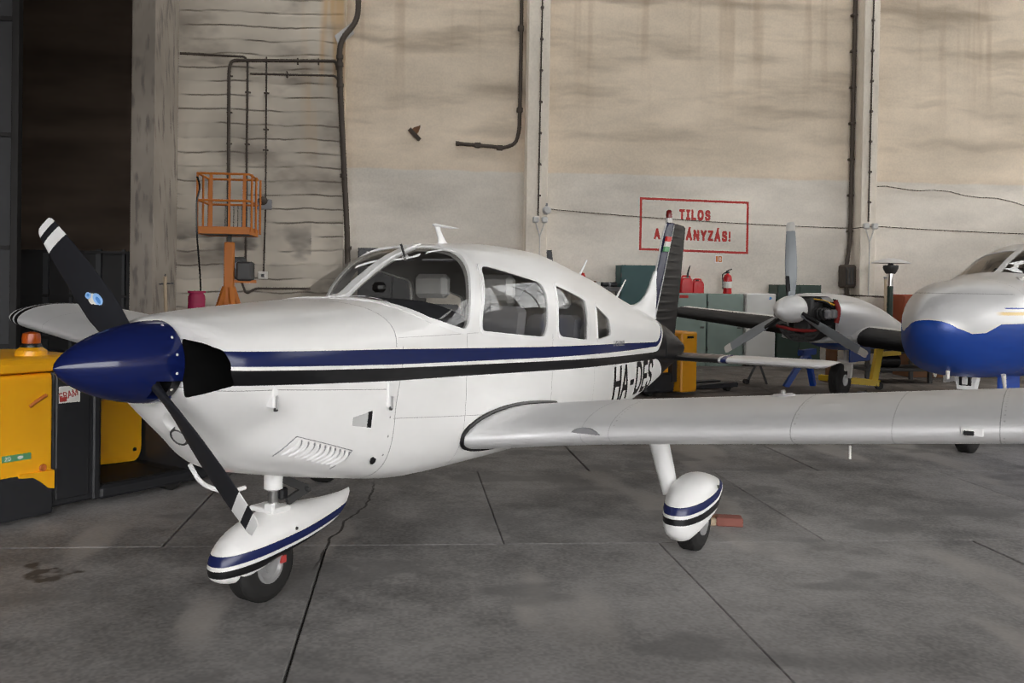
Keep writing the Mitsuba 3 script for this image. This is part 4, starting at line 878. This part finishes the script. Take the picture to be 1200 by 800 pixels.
for dx, dy in ((-.42, -.35), (.30, -.45), (.42, .40), (-.40, .45)):
    lp('outrigger', bar((X0+dx*.12, 15.58+dy*.12, 1.45), (X0+dx, 15.58+dy, .10), .075)); lp('castor', cyl((X0+dx-.03, 15.58+dy, .06), (X0+dx+.03, 15.58+dy, .06), .06, 14), 'm_rubber')
lp('base', cbox((-3.45, 15.1, .10), (-2.5, 16.1, .22), .01)); lp('motor_box', cbox((-2.86, 15.55, 1.56), (-2.60, 15.85, 1.88), .03), 'm_darksteel'); lp('motor_box', cbox((-3.30, 15.6, .22), (-3.1, 15.9, .9), .02))
lp('side_bracket', bar((-2.90, 15.6, 1.55), (-2.55, 15.7, 1.55), .05))
lp('control_cable', tube(arc([(-3.40, 15.08, 3.22), (-3.34, 15.05, 3.05), (-3.40, 15.05, 2.85), (-3.39, 15.05, 2.3), (-3.36, 15.2, 1.6), (-3.33, 15.3, .4)], 5, .1), .014, 8), 'm_black', 40)
tag(L, 'orange personnel lift with railed basket on a mast, by the striped concrete wall', 'lift')
def thing(key, label, cat_, group=None): return tag(key, label, cat_, group)
k = put('canister', lathe([(.10, 0), (.13, .03), (.13, .30), (.11, .36), (.05, .38), (.05, .42), (0, .42)], (0, 0, 1), (-3.12, 14.6, 0), 20), 'm_magenta', 40)
scene.pop(k)
k = 'crimson_drum'; put(k+'__barrel', lathe([(.12, 0), (.13, .02), (.13, 1.30), (.10, 1.36), (0, 1.36)], (0, 0, 1), (-3.28, 14.6, 0), 20), 'm_magenta', 40); put(k+'__lid', lathe([(.135, 0), (.135, .03), (0, .035)], (0, 0, 1), (-3.28, 14.6, 1.36), 20), 'm_magenta', 40)
thing(k, 'crimson upright drum beside the orange lift, above the airplane cowling', 'drum')
k = 'rusty_stand'; put(k+'__pole', cyl((-4.15, 16.3, .0), (-4.20, 16.3, 1.62), .03, 10), 'm_wood'); put(k+'__crossbar', bar((-4.30, 16.3, 1.48), (-4.06, 16.3, 1.50), .025), 'm_darksteel'); put(k+'__hook', bar((-4.19, 16.3, 1.48), (-4.20, 16.3, 1.66), .02), 'm_darksteel'); put(k+'__foot', cbox((-4.3, 16.15, 0), (-4.0, 16.45, .04)), 'm_darksteel')
thing(k, 'thin rusty stand with a crossbar in front of the deep concrete pillar', 'stand')

# ---- pipes and electrics on the left wall bay
wy = 18.10
k = 'drain_pipe'
PR_ = .054
P_ = [(-1.05, 18.03, 9.1), (-1.05, 18.03, 6.65), (-1.40, 18.03, 6.25), (-1.38, 18.03, 5.4), (-1.20, 18.03, 2.5), (-1.14, 18.03, .05)]
put(k+'__tube', tube(arc(P_, 6, .25), PR_, 12), 'm_conduit', 40)
for z, x in ((5.75, -1.385), (5.35, -1.375), (5.9, -1.39), (3.6, -1.285), (2.2, -1.18)): put(k+'__clamp', lathe([(.05, 0), (.07, .0), (.07, .07), (.05, .07)], (0, 0, 1), (x, 18.02, z), 14), 'm_conduit')
put(k+'__bracket', hull([(x, y, z) for x, z in ((-1.50, 6.35), (-1.18, 6.62), (-1.12, 6.42), (-1.42, 6.16)) for y in (18.06, 18.11)]), 'm_lightgrey')
thing(k, 'dark drain pipe with an offset bend at the corner of the striped wall bay', 'pipe')
def conduit(name, P, r, label, clips=(), rr=.12, mat='m_conduit'):
    put(name+'__tube', tube(arc(P, 5, rr), r, 8), mat, 40)
    for c in clips: put(name+'__clip', cbox((c[0]-.05, c[1]-.01, c[2]-.012), (c[0]+.05, c[1]+.05, c[2]+.012)) if len(c) == 3 else cbox((c[0]-.012, c[1]-.01, c[2]-.06), (c[0]+.012, c[1]+.05, c[2]+.06)), mat)
    thing(name, label, 'conduit')
conduit('conduit', [(-4.42, 18.06, 5.90), (-3.20, 18.06, 5.88), (-3.15, 18.06, 5.78), (-3.14, 18.06, 1.9)], .022, 'thin conduit running across from the pillar, then down behind the lift', [(-3.14, 18.06, 5.2), (-3.14, 18.06, 4.2)])
conduit('conduit_001', [(-1.43, 18.05, 5.70), (-1.46, 18.05, 5.86), (-3.46, 18.05, 5.80), (-3.50, 18.05, 5.6), (-3.47, 18.05, 1.9)], .032, 'thickest conduit from the drain pipe, leftmost of three drops to the lift', [(-3.48, 18.05, 5.5), (-3.48, 18.05, 4.8), (-3.48, 18.05, 4.2), (-2.2, 18.05, 5.83, 0), (-1.8, 18.05, 5.84, 0)])
conduit('conduit_002', [(-1.43, 18.07, 5.50), (-1.48, 18.07, 5.58), (-2.2, 18.07, 5.57), (-3.1, 18.07, 5.56)], .020, 'slim conduit just under the thick one, running right to the drain pipe', [(-2.4, 18.07, 5.57, 0)])
conduit('conduit_003', [(-2.80, 18.10, 5.9), (-2.78, 18.10, 3.0), (-2.80, 18.10, 1.75)], .016, 'thin drop conduit ending in a pale switch, right of the lift', [(-2.79, 18.08, 5.2), (-2.79, 18.08, 4.5), (-2.79, 18.08, 4.1)])
k = 'wall_switch'; put(k+'__plate', cbox((-2.90, 18.04, 1.60), (-2.72, 18.12, 1.75), .01), 'm_paper'); put(k+'__button', cbox((-2.84, 18.03, 1.64), (-2.78, 18.05, 1.70), .004), 'm_black'); thing(k, 'small pale wall switch right of the orange lift', 'switch')
k = 'wall_bell'; put(k+'__dome', lathe([(.09, 0), (.085, .05), (.05, .09), (0, .10)], (0, -1, 0), (-2.83, 18.1, 3.12), 16), 'm_conduit', 40); put(k+'__backing', cbox((-2.96, 18.08, 2.95), (-2.66, 18.12, 3.15), .01), 'm_grey'); thing(k, 'dark bell on the wall conduit right of the lift basket', 'bell')
k = 'meter_box'; put(k+'__case', cbox((-3.44, 17.82, 1.60), (-3.12, 18.11, 2.02), .05), 'm_darksteel'); put(k+'__dial', lathe([(.09, 0), (.08, .02), (0, .02)], (0, -1, 0), (-3.22, 17.82, 1.85), 18), 'm_grey'); put(k+'__cable', tube(arc([(-3.2, 17.95, 1.56), (-3.1, 17.95, 1.3), (-2.95, 18.0, 1.42), (-1.9, 18.08, 1.43)], 6, .1), .022, 8), 'm_conduit', 40); thing(k, 'dark electric meter box on the wall behind the lift mast', 'box')

# ---- main wall
k = 'wall_pipe'; put(k+'__tube', tube(arc([(2.19, 18.44, 9.1), (2.20, 18.44, 6), (2.19, 18.44, 4.70), (2.12, 18.44, 4.42), (1.9, 18.44, 4.33), (1.5, 18.44, 4.36), (.96, 18.44, 4.39)], 5, .25), .038, 10), 'm_conduit', 40)
for x, z in ((2.19, 6.75), (2.19, 5.1), (1.35, 4.37), (1.80, 4.33)): put(k+'__clip', cbox((x-.06, 18.40, z-.05), (x+.06, 18.5, z+.05), .01), 'm_conduit')
put(k+'__end_cap', lathe([(.05, 0), (.05, .06), (0, .06)], (-1, 0, 0), (.97, 18.44, 4.39), 12), 'm_conduit'); thing(k, 'dark pipe curving off the wall left of the pilaster behind the cabin', 'pipe')
k = 'broken_bracket'; put(k+'__stub', bar((-.02, 18.5, 4.66), (.18, 18.42, 4.44), .05, .08), 'm_conduit'); put(k+'__plate', hull([(x+.06, y, z) for x, z in ((-.10, 4.60), (.02, 4.70), (.14, 4.74), (.10, 4.60), (0, 4.52)) for y in (18.47, 18.51)]), 'm_brown'); thing(k, 'broken rusty bracket stub on the upper wall', 'bracket')
def pil_cable(name, x, y, z0, z1, label, ends=True):
    put(name+'__tube', tube([(x, y, z1), (x-.02, y, (z0+z1)/2), (x-.03, y, z0)], .016, 8), 'm_conduit')
    for z in np.arange(z0+.4, z1, .62): put(name+'__clip', cbox((x-.045, y-.012, z-.02), (x+.02, y+.02, z+.02)), 'm_conduit')
    thing(name, label, 'cable')
pil_cable('riser_cable', 2.58, 18.075, 2.95, 9.1, 'dark cable running up the middle of the pilaster behind the cabin')
pil_cable('riser_cable_001', 9.42, 18.075, 2.98, 9.1, 'thin dark cable running up the face of the pilaster by the patio heater')
k = 'feed_pipe'; put(k+'__tube', tube(arc([(9.19, 18.42, 9.1), (9.18, 18.42, 2.6), (9.12, 18.40, 2.2), (9.08, 18.36, 2.05)], 5, .2), .042, 10), 'm_conduit', 40)
for z in np.arange(2.8, 9, .75): put(k+'__clip', cbox((9.12, 18.38, z-.02), (9.23, 18.49, z+.02)), 'm_conduit')
thing(k, 'thick dark pipe beside the right pilaster, down to the junction box', 'pipe')
k = 'junction_box'; put(k+'__case', cbox((8.96, 18.22, 1.62), (9.24, 18.5, 2.10), .04), 'm_conduit'); put(k+'__cover', cbox((9.0, 18.19, 1.68), (9.20, 18.23, 2.04), .02), 'm_darksteel'); put(k+'__stub', cyl((9.1, 18.35, 1.45), (9.1, 18.35, 1.63), .05, 12), 'm_conduit')
for i in range(3): put(k+'__rib', cbox((9.02+.07*i, 18.175, 1.70), (9.04+.07*i, 18.20, 2.02)), 'm_conduit')
thing(k, 'dark cast junction box on the wall left of the right pilaster', 'box')
def lamp_pair(name, x, y, z, label):
    put(name+'__socket', cbox((x-.14, y-.09, z-.03), (x-.02, y, z+.09), .02), 'm_lightgrey'); put(name+'__socket', cbox((x+.04, y-.09, z-.03), (x+.16, y, z+.09), .02), 'm_lightgrey')
    for s in (-.08, .10): put(name+'__lead', tube([(x+s, y-.02, z-.02), (x+.01, y-.02, z-.30), (x+.005, y-.02, z-1.4)], .010, 6), 'm_lightgrey')
    thing(name, label, 'socket')
lamp_pair('wall_socket', 2.58, 18.1, 2.84, 'pair of grey sockets with joined leads on the pilaster behind the cabin')
lamp_pair('wall_socket_001', 9.42, 18.1, 2.86, 'pair of grey sockets with joined leads on the pilaster by the heater')
k = 'round_socket'; put(k+'__case', lathe([(.085, 0), (.085, .06), (.05, .09), (0, .09)], (0, -1, 0), (2.72, 18.1, 3.06), 16), 'm_lightgrey', 40); put(k+'__cable_entry', cyl((2.72, 18.06, 3.12), (2.72, 18.06, 3.2), .02, 8), 'm_grey'); thing(k, 'single round grey socket at the right edge of the pilaster behind the cabin', 'socket')
def sag(a, b, d, n=14): a, b = V(a), V(b); return [a+(b-a)*t-V((0, 0, d*4*t*(1-t))) for t in np.linspace(0, 1, n)]
k = put('wall_cable', tube(sag((2.74, 18.40, 3.12), (9.24, 18.40, 2.86), .05)+sag((9.24, 18.06, 2.86), (9.57, 18.06, 2.90), .0, 3)+sag((9.6, 18.4, 2.92), (14.5, 18.4, 2.82), .03), .009, 6), 'm_cable', 40); thing(k, 'thin cable sagging across the wall over the painted sign', 'cable')
k = put('wall_cable_001', tube([(9.60+.35*i, 18.46, 3.74-.003*i*i+.03*math.sin(i*1.7)) for i in range(15)], .008, 6), 'm_cable', 40); thing(k, 'upper wavy thin cable on the wall right of the right pilaster', 'cable')
k = put('wall_cable_002', tube([(8.4, 18.45, 1.50), (9.24, 18.45, 1.46), (9.25, 18.06, 1.46), (9.58, 18.06, 1.45), (9.6, 18.45, 1.45), (10.6, 18.45, 1.43)], .020, 6), 'm_conduit'); thing(k, 'lowest dark cable on the wall behind the uncovered engine', 'cable')
# painted sign
k = 'painted_sign'; sx0, sx1, sz0, sz1 = 4.715, 7.02, 2.325, 3.41; sl = -.017
def sg(part, lo, hi):
    P = [(x, y, z+sl*(x-sx0)) for x in (lo[0], hi[0]) for z in (lo[1], hi[1]) for y in (WY-.004, WY+.01)]; put(f'{k}__{part}', hull(P), 'm_signred')
t_ = .045
sg('border', (sx0, sz1-t_), (sx1, sz1)); sg('border', (sx0, sz0), (sx1, sz0+t_)); sg('border', (sx0, sz0), (sx0+t_, sz1)); sg('border', (sx1-t_, sz0), (sx1, sz1))
for txt, x0, z0, w, h in (('TILOS', 5.545, 2.985, .66, .185), ('A DOHÁNYZÁS!', 5.02, 2.575, 1.62, .19)):
    lm = stencil(txt, h, w, .004); lm.apply_transform(trimesh.transformations.rotation_matrix(math.pi/2, (1, 0, 0))); lm.apply_translation((x0, WY-.0005, z0)); lm.vertices[:, 2] += sl*(lm.vertices[:, 0]-x0)*1.0; put(f'{k}__lettering', lm, 'm_signred')
thing(k, 'red painted sign TILOS A DOHÁNYZÁS! in a red frame on the wall', 'sign')
k = 'wall_sticker'; put(k+'__sheet', cbox((6.32, WY-.006, 2.09), (6.48, WY+.01, 2.25)), 'm_paper'); put(k+'__pictogram', cat(cbox((6.335, WY-.009, 2.11), (6.375, WY, 2.23)), cbox((6.39, WY-.009, 2.11), (6.46, WY, 2.23))), 'm_orange'); put(k+'__mark', cbox((6.41, WY-.012, 2.13), (6.435, WY, 2.21)), 'm_paper'); thing(k, 'small orange and white sticker on the wall under the red sign', 'sticker')

# ---- lockers, fridge, cabinets along the wall
def locker_colour(p, n, uv): return mi.Color3f(.215, .285, .255)*(.85+.3*fbm(p.x*2, p.z*3, 1, 3))
pr('m_locker', locker_colour, .5)
def locker(k, x0, x1, z1, y0, mat, label, doors=1, cat_='cabinet'):
    put(k+'__body', cbox((x0, y0, .0), (x1, y0+.46, z1), .006), mat)
    w = (x1-x0)/doors
    for i in range(doors):
        d = put(k+'__door', cbox((x0+w*i+.012, y0-.018, .10), (x0+w*(i+1)-.012, y0+.002, z1-.025), .004), mat)
        put(d+'__handle', cbox((x0+w*(i+1)-.13, y0-.04, z1*.52), (x0+w*(i+1)-.05, y0-.018, z1*.52+.03), .006), 'm_darksteel')
        for z in (.3, z1-.25): put(d+'__hinge', cyl((x0+w*i+.01, y0-.015, z), (x0+w*i+.01, y0-.015, z+.09), .012, 8), 'm_darksteel')
    thing(k, label, cat_)
locker('cabinet', 5.22, 5.985, 1.46, 17.98, 'm_locker', 'grey-green steel cabinet under the red fuel cans')
put('cabinet__label', cbox((5.42, 17.958, 1.36), (5.60, 17.963, 1.42)), 'm_signred')
locker('cabinet_001', 6.0, 6.75, 1.455, 17.98, 'm_locker', 'grey-green steel cabinet under the fire extinguisher')
locker('cabinet_002', 4.20, 5.19, 2.0, 17.90, 'm_teal', 'tall dark teal cabinet behind the airplane fin')
locker('cabinet_003', 7.44, 8.36, 1.66, 17.95, 'm_darkgreen', 'dark green cabinet behind the twin propeller', 2)
flat('m_fridge', (.68, .68, .66), .4)
k = 'fridge'; put(k+'__body', cbox((6.79, 17.98, .03), (7.41, 18.46, 1.475), .015), 'm_fridge'); put(k+'__door', cbox((6.795, 17.93, .80), (7.405, 17.985, 1.47), .012), 'm_fridge'); put(k+'__door', cbox((6.795, 17.93, .06), (7.405, 17.985, .785), .012), 'm_fridge'); put(k+'__badge', lathe([(.028, 0), (.026, .006), (0, .006)], (0, -1, 0), (7.29, 17.93, 1.38), 14), 'm_bluelight'); put(k+'__foot', cbox((6.85, 18.0, 0), (7.35, 18.4, .04)), 'm_black'); thing(k, 'white fridge between the grey-green cabinets and dark green cabinet', 'fridge')
flat('m_can', (.50, .012, .015), .35)
def can(k, x, y, z, w, h, label, spout=True):
    put(k+'__body', ok(loft([ring(rpoly([(x-w*f, y-.10), (x+w*f, y-.10), (x+w*f, y+.10), (x-w*f, y+.10)], .05, 4), z+h*t) for t, f in ((0, .46), (.03, .5), (.62, .5), (.82, .42), (.88, .30))])), 'm_can', 40)
    put(k+'__handle', tube(arc([(x-w*.32, y, z+h*.84), (x-w*.30, y, z+h), (x+w*.30, y, z+h), (x+w*.32, y, z+h*.84)], 4, .03), .018, 8), 'm_can', 40)
    if spout: put(k+'__spout', tube([(x+w*.1, y-.02, z+h*.9), (x+w*.12, y-.02, z+h*1.2), (x+w*.28, y-.02, z+h*1.62)], [.022, .018, .012], 8), 'm_black', 40)
    else: put(k+'__cap', cyl((x, y, z+h*.86), (x, y, z+h*.98), .035, 12), 'm_black')
    thing(k, label, 'fuel can', 'red fuel cans on the cabinet')
can('fuel_can', 5.33, 18.30, 1.46, .26, .31, 'red fuel can half hidden by the rudder, leftmost of three', False)
can('fuel_can_001', 5.60, 18.14, 1.46, .26, .34, 'middle red fuel can with a black spout on the cabinet')
put('fuel_can_001__label', cbox((5.58, 18.048, 1.60), (5.64, 18.056, 1.66)), 'm_paper')
can('fuel_can_002', 5.87, 18.24, 1.46, .24, .28, 'rightmost and smallest red fuel can on the cabinet', False)
k = 'fire_extinguisher'; put(k+'__cylinder', lathe([(.075, 0), (.085, .015), (.085, .33), (.06, .385), (.025, .40), (.025, .42), (0, .42)], (0, 0, 1), (6.47, 18.15, 1.455), 20), 'm_can', 40); put(k+'__label', lathe([(.0865, .12), (.0865, .25)], (0, 0, 1), (6.47, 18.15, 1.455), 20), 'm_paper', 40); put(k+'__valve', cat(cbox((6.44, 18.12, 1.87), (6.50, 18.18, 1.92), .01), bar((6.44, 18.15, 1.92), (6.56, 18.15, 1.96), .02)), 'm_black'); put(k+'__hose', tube(arc([(6.44, 18.14, 1.89), (6.35, 18.12, 1.86), (6.36, 18.10, 1.55)], 5, .06), .012, 8), 'm_black', 40); thing(k, 'red fire extinguisher standing on the right grey-green cabinet', 'fire extinguisher')
# bench left of the tall cabinet
k = 'workbench'; put(k+'__top', cbox((3.30, 17.80, 1.47), (4.19, 18.42, 1.56), .005), 'm_darksteel'); put(k+'__leg', cbox((4.10, 17.82, 0), (4.18, 17.90, 1.47)), 'm_darksteel'); put(k+'__leg', cbox((3.32, 17.82, 0), (3.40, 17.90, 1.47)), 'm_darksteel'); put(k+'__rear_panel', cbox((3.40, 18.38, .1), (4.10, 18.41, 1.35)), 'm_lightgrey'); thing(k, 'dark high workbench left of the tall teal cabinet', 'bench')
k = 'red_funnel'; put(k+'__cone', lathe([(.12, 0), (.11, .06), (.05, .19), (.03, .27), (.02, .27)], (0, 0, 1), (3.46, 18.0, 1.56), 18), 'm_red', 40); put(k+'__rim', lathe([(.12, 0), (.135, .01), (.12, .02)], (0, 0, 1), (3.46, 18.0, 1.56), 18), 'm_red'); thing(k, 'bright red funnel upside down on the high bench', 'funnel')
k = 'tool_roll'; put(k+'__bundle', cat(cyl((3.85, 18.0, 1.607), (4.15, 18.05, 1.607), .045, 12), cyl((3.86, 18.12, 1.607), (4.15, 18.15, 1.615), .045, 12)), 'm_truckblack', 40); put(k+'__strap', cyl((3.98, 18.015, 1.60), (4.02, 18.02, 1.60), .05, 12), 'm_grey'); thing(k, 'dark tool roll on the high bench by the teal cabinet', 'tool roll')
k = 'rag_heap'; put(k+'__cloth', trimesh.creation.icosphere(2, .10).apply_transform(np.diag([1.2, 1, .55, 1])).apply_translation((3.72, 18.12, 1.617)), 'm_brown', True); put(k+'__cloth', trimesh.creation.icosphere(2, .07).apply_transform(np.diag([1.2, 1, .6, 1])).apply_translation((3.66, 17.92, 1.603)), 'm_paper', True); put(k+'__tin', cyl((3.76, 17.95, 1.562), (3.76, 17.95, 1.66), .045, 14), 'm_lightgrey'); thing(k, 'heap of brown and white rags on the high bench', 'rags')
k = 'leaning_board'; put(k+'__board', bar((2.83, 18.40, 2.28), (3.08, 18.15, 0.0), .11, .03), 'm_truckblack'); put(k+'__edge_strip', bar((2.79, 18.38, 2.28), (3.02, 18.13, 0.0), .012, .036), 'm_darksteel'); thing(k, 'black board leaning on the wall right of the pilaster behind the cabin', 'board')

# ---- small yellow stacker truck under the tail
k = 'stacker_truck'; SM = frame((3.90, 13.10, 0), math.radians(28))
flat('m_stackyellow', (.62, .27, .012), .4)
def sp_(part, mesh, mat, smooth=False): return put(f'{k}__{part}', tf(mesh, SM), mat, smooth)
sp_('body', cbox((-.06, -.20, .05), (.26, .45, .92), .02), 'm_stackyellow'); sp_('top_cover', cbox((-.44, -.02, .86), (.26, .45, .925), .015), 'm_stackyellow'); sp_('mast_panel', cbox((-.16, -.12, .20), (-.07, .42, .86)), 'm_truckblack')
sp_('seat_hood', ok(hull([(-.64, y, z) for y in (-.05, .45) for z in (.33, .42)]+[(-.28, y, z) for y in (-.05, .45) for z in (.33, .48)]+[(-.18, y, z) for y in (-.05, .45) for z in (.33, .80)])), 'm_stackyellow'); sp_('base', cbox((-.66, -.10, .05), (-.08, .45, .335), .03), 'm_truckblack')
sp_('stop_button', lathe([(.10, 0), (.10, .03), (.06, .06), (0, .065)], (0, 0, 1), (-.28, .05, .925), 16), 'm_red', 40); sp_('control_panel', cbox((-.16, -.035, .78), (-.08, -.02, .90)), 'm_black'); sp_('label', cbox((.04, -.212, .83), (.16, -.20, .86)), 'm_black')
for y in (-.05, .30): sp_('fork', cbox((.25, y-.05, .06), (1.25, y+.12, .13), .01), 'm_truckblack')
for x, y in ((-.5, .0), (-.5, .35), (1.1, 0), (1.1, .33)): sp_('wheel', cyl((x, y-.04, .06), (x, y+.04, .06), .06, 14), 'm_rubber')
thing(k, 'small yellow stacker truck with black forks under the airplane tail', 'stacker truck')

# ---- things behind the twin
k = 'engine_hoist'; flat('m_hoist', (.60, .40, .02), .5)
put(k+'__foot', bar((6.85, 14.12, .13), (7.45, 13.9, .10), .09), 'm_hoist'); put(k+'__foot', bar((6.9, 14.8, .10), (7.45, 13.9, .10), .09), 'm_hoist'); put(k+'__post', bar((7.38, 13.95, .10), (7.62, 14.1, 1.05), .10), 'm_hoist'); put(k+'__arm', bar((7.62, 14.1, 1.05), (8.4, 14.5, .75), .09), 'm_hoist'); put(k+'__brace', bar((7.55, 14.05, .55), (8.0, 14.3, .56), .07), 'm_hoist')
for x, y in ((6.9, 14.02), (7.45, 13.9)): put(k+'__castor', cyl((x, y-.03, .06), (x, y+.03, .06), .06, 12), 'm_rubber')
thing(k, 'yellow engine hoist frame standing under the twin wing', 'hoist')
k = 'tool_cart'; put(k+'__tray', cbox((7.75, 14.9, .50), (9.0, 15.6, .58), .01), 'm_darksteel'); put(k+'__tray', cbox((7.75, 14.9, .20), (9.0, 15.6, .26), .01), 'm_darksteel')
for x in (7.80, 8.92):
    for y in (14.95, 15.55): put(k+'__leg', cbox((x-.03, y-.03, .0), (x+.03, y+.03, .9)), 'm_darksteel')
put(k+'__bin', cbox((7.85, 15.0, .58), (8.2, 15.4, .80), .01), 'm_orange'); put(k+'__bin', cbox((8.3, 15.0, .58), (8.7, 15.45, .74), .01), 'm_brown'); put(k+'__motor', cyl((8.0, 15.05, .36), (8.4, 15.05, .36), .10, 14), 'm_black')
thing(k, 'dark steel tool cart loaded with orange and brown bins under the twin wing', 'cart')
k = 'wooden_post'; put(k+'__post', cbox((7.15, 15.0, .0), (7.30, 15.15, .78), .01), 'm_brown'); put(k+'__base', cbox((7.08, 14.93, 0), (7.37, 15.22, .05)), 'm_brown'); thing(k, 'short brown wooden post left of the yellow hoist', 'post')
k = 'blue_trestle'; put(k+'__leg', bar((6.05, 14.2, .0), (6.4, 14.2, .55), .08), 'm_blueplane'); put(k+'__leg', bar((6.6, 14.4, .0), (6.4, 14.2, .55), .08), 'm_blueplane'); put(k+'__beam', bar((6.2, 14.0, .56), (6.6, 14.4, .56), .09), 'm_blueplane'); thing(k, 'blue steel trestle behind the uncovered engine wheel', 'trestle')
k = 'step_stool'; put(k+'__leg', bar((5.55, 14.6, .0), (5.75, 14.6, .40), .03), 'm_darksteel'); put(k+'__leg', bar((5.9, 14.6, .0), (5.75, 14.6, .40), .03), 'm_darksteel'); put(k+'__top', cbox((5.62, 14.5, .40), (5.95, 14.8, .43)), 'm_darksteel'); put(k+'__foot_pad', cyl((5.55, 14.55, .04), (5.55, 14.65, .04), .04, 12), 'm_rubber'); thing(k, 'small dark step stool left of the blue trestle', 'stool')
k = 'patio_heater'; hx, hy = 9.30, 17.0
put(k+'__reflector', lathe([(.36, 0), (.34, .02), (.15, .085), (.03, .10), (0, .10), ], (0, 0, 1), (hx, hy, 2.10), 32), 'm_silver', 40); put(k+'__burner', lathe([(.09, 0), (.14, .10), (.14, .16), (.05, .17), (.05, .20)], (0, 0, 1), (hx, hy, 1.90), 20), 'm_darksteel', 40); put(k+'__collar', cyl((hx, hy, 1.66), (hx, hy, 1.92), .06, 16), 'm_chrome', 40); put(k+'__pole', cyl((hx, hy, .80), (hx, hy, 1.68), .055, 16), 'm_darkgreen', 40); put(k+'__tank_housing', lathe([(.22, 0), (.22, .80), (.12, .86), (0, .86)], (0, 0, 1), (hx, hy, .02), 20), 'm_darkgreen', 40); put(k+'__base', lathe([(.28, 0), (.28, .03), (0, .03)], (0, 0, 1), (hx, hy, 0), 20), 'm_darksteel')
thing(k, 'patio heater with mushroom reflector and dark green pole by the wall', 'heater')
k = 'propeller_plank'; put(k+'__plank', loft([[(9.72+.05*t+w*math.cos(a), 17.7+.35*t+.02*math.sin(a), z) for a in np.arange(10)*2*math.pi/10] for t, z, w in ((0, .03, .08), (.3, .5, .085), (.6, 1.0, .08), (.85, 1.55, .05), (1, 1.82, .03))][::1]), 'm_wood', 40); put(k+'__metal_tip', cbox((9.74, 18.03, 1.80), (9.80, 18.08, 1.86), .005), 'm_grey'); thing(k, 'pale tapered plank leaning on the wall right of the patio heater', 'plank')
k = 'red_box'; put(k+'__case', cbox((9.95, 17.7, .62), (10.42, 18.3, 1.50), .01), 'm_brickred' if 'm_brickred' in scene else flat('m_brickred', (.30, .065, .025), .6)); put(k+'__stand', cbox((9.98, 17.72, 0), (10.40, 18.28, .62)), 'm_darksteel'); put(k+'__door', cbox((9.98, 17.68, .68), (10.39, 17.71, 1.46), .005), 'm_brickred'); thing(k, 'rust red metal box on a stand right of the pale plank', 'box')
k = 'parts_crate'; put(k+'__box', cbox((9.1, 15.9, .0), (10.1, 16.5, .75), .01), 'm_brown'); put(k+'__roll', cyl((9.3, 16.1, .80), (9.9, 16.2, .82), .09, 14), 'm_yellow'); put(k+'__hose', tube([(9.2+.08*i, 16.0+.1*math.sin(i*1.8), .80+.06*math.cos(i*2.3)) for i in range(11)], .035, 8), 'm_black', 40); thing(k, 'brown parts crate heaped with hoses in front of the patio heater', 'crate')
k = 'guide_barrier'; put(k+'__rail', cbox((10.2, 16.8, .42), (14.5, 16.86, .50)), 'm_lightgrey'); put(k+'__rail', cbox((10.2, 16.82, .10), (14.5, 16.86, .22)), 'm_truckblack')
for x in (10.3, 11.7, 13.1, 14.4): put(k+'__post', cbox((x, 16.86, 0), (x+.06, 16.92, .5)), 'm_darksteel')
thing(k, 'low pale rail along the wall seen under the twin fuselage', 'barrier')
# ---- chocks
k = 'wheel_chock'; C_ = frame((2.06, 5.86, 0), math.radians(-12)); flat('m_chock', (.24, .085, .065), .75)
put(k+'__block', tf(cbox((-.02, -.05, 0), (.15, .055, .058), .006), C_), 'm_chock'); put(k+'__worn_end', tf(cbox((-.20, -.05, 0), (-.02, .055, .050), .008), C_), 'm_wood'); put(k+'__cleat', tf(cbox((-.20, -.02, .05), (.0, .02, .062), .003), C_), 'm_brown'); thing(k, 'worn red wooden chock behind the white main wheel fairing', 'wheel chock')
k = 'wheel_chock_001'; C_ = frame((6.62, 12.75, 0), 0.2); put(k+'__block', tf(ok(hull([(-.1, y, 0) for y in (-.06, .06)]+[(.12, y, 0) for y in (-.06, .06)]+[(-.08, y, .10) for y in (-.06, .06)]+[(-.02, y, .10) for y in (-.06, .06)])), C_), 'm_grey'); put(k+'__handle', tf(tube([(.0, -.04, .08), (.03, 0, .12), (.0, .04, .08)], .008, 6), C_), 'm_darksteel'); thing(k, 'grey chock beside the twin main wheel', 'wheel chock')

k = 'dark_cabinet'; put(k+'__body', cbox((-.98, 17.9, 0), (.35, 18.45, 2.24), .01), 'm_truckblack')
for i in range(2): d = put(k+'__door', cbox((-.96+.65*i, 17.875, .08), (-.33+.65*i, 17.902, 2.20), .006), 'm_truckblack'); put(d+'__handle', cbox((-.42+.27*i, 17.85, 1.1), (-.39+.27*i, 17.88, 1.25), .004), 'm_grey')
put(k+'__label_plate', cbox((-.82, 17.866, 2.10), (-.70, 17.876, 2.17)), 'm_lightgrey'); put(k+'__label_plate', cbox((-.66, 17.866, 2.11), (-.58, 17.876, 2.16)), 'm_grey')
thing(k, 'black cabinet against the wall behind the windshield, right of the drain pipe', 'cabinet')
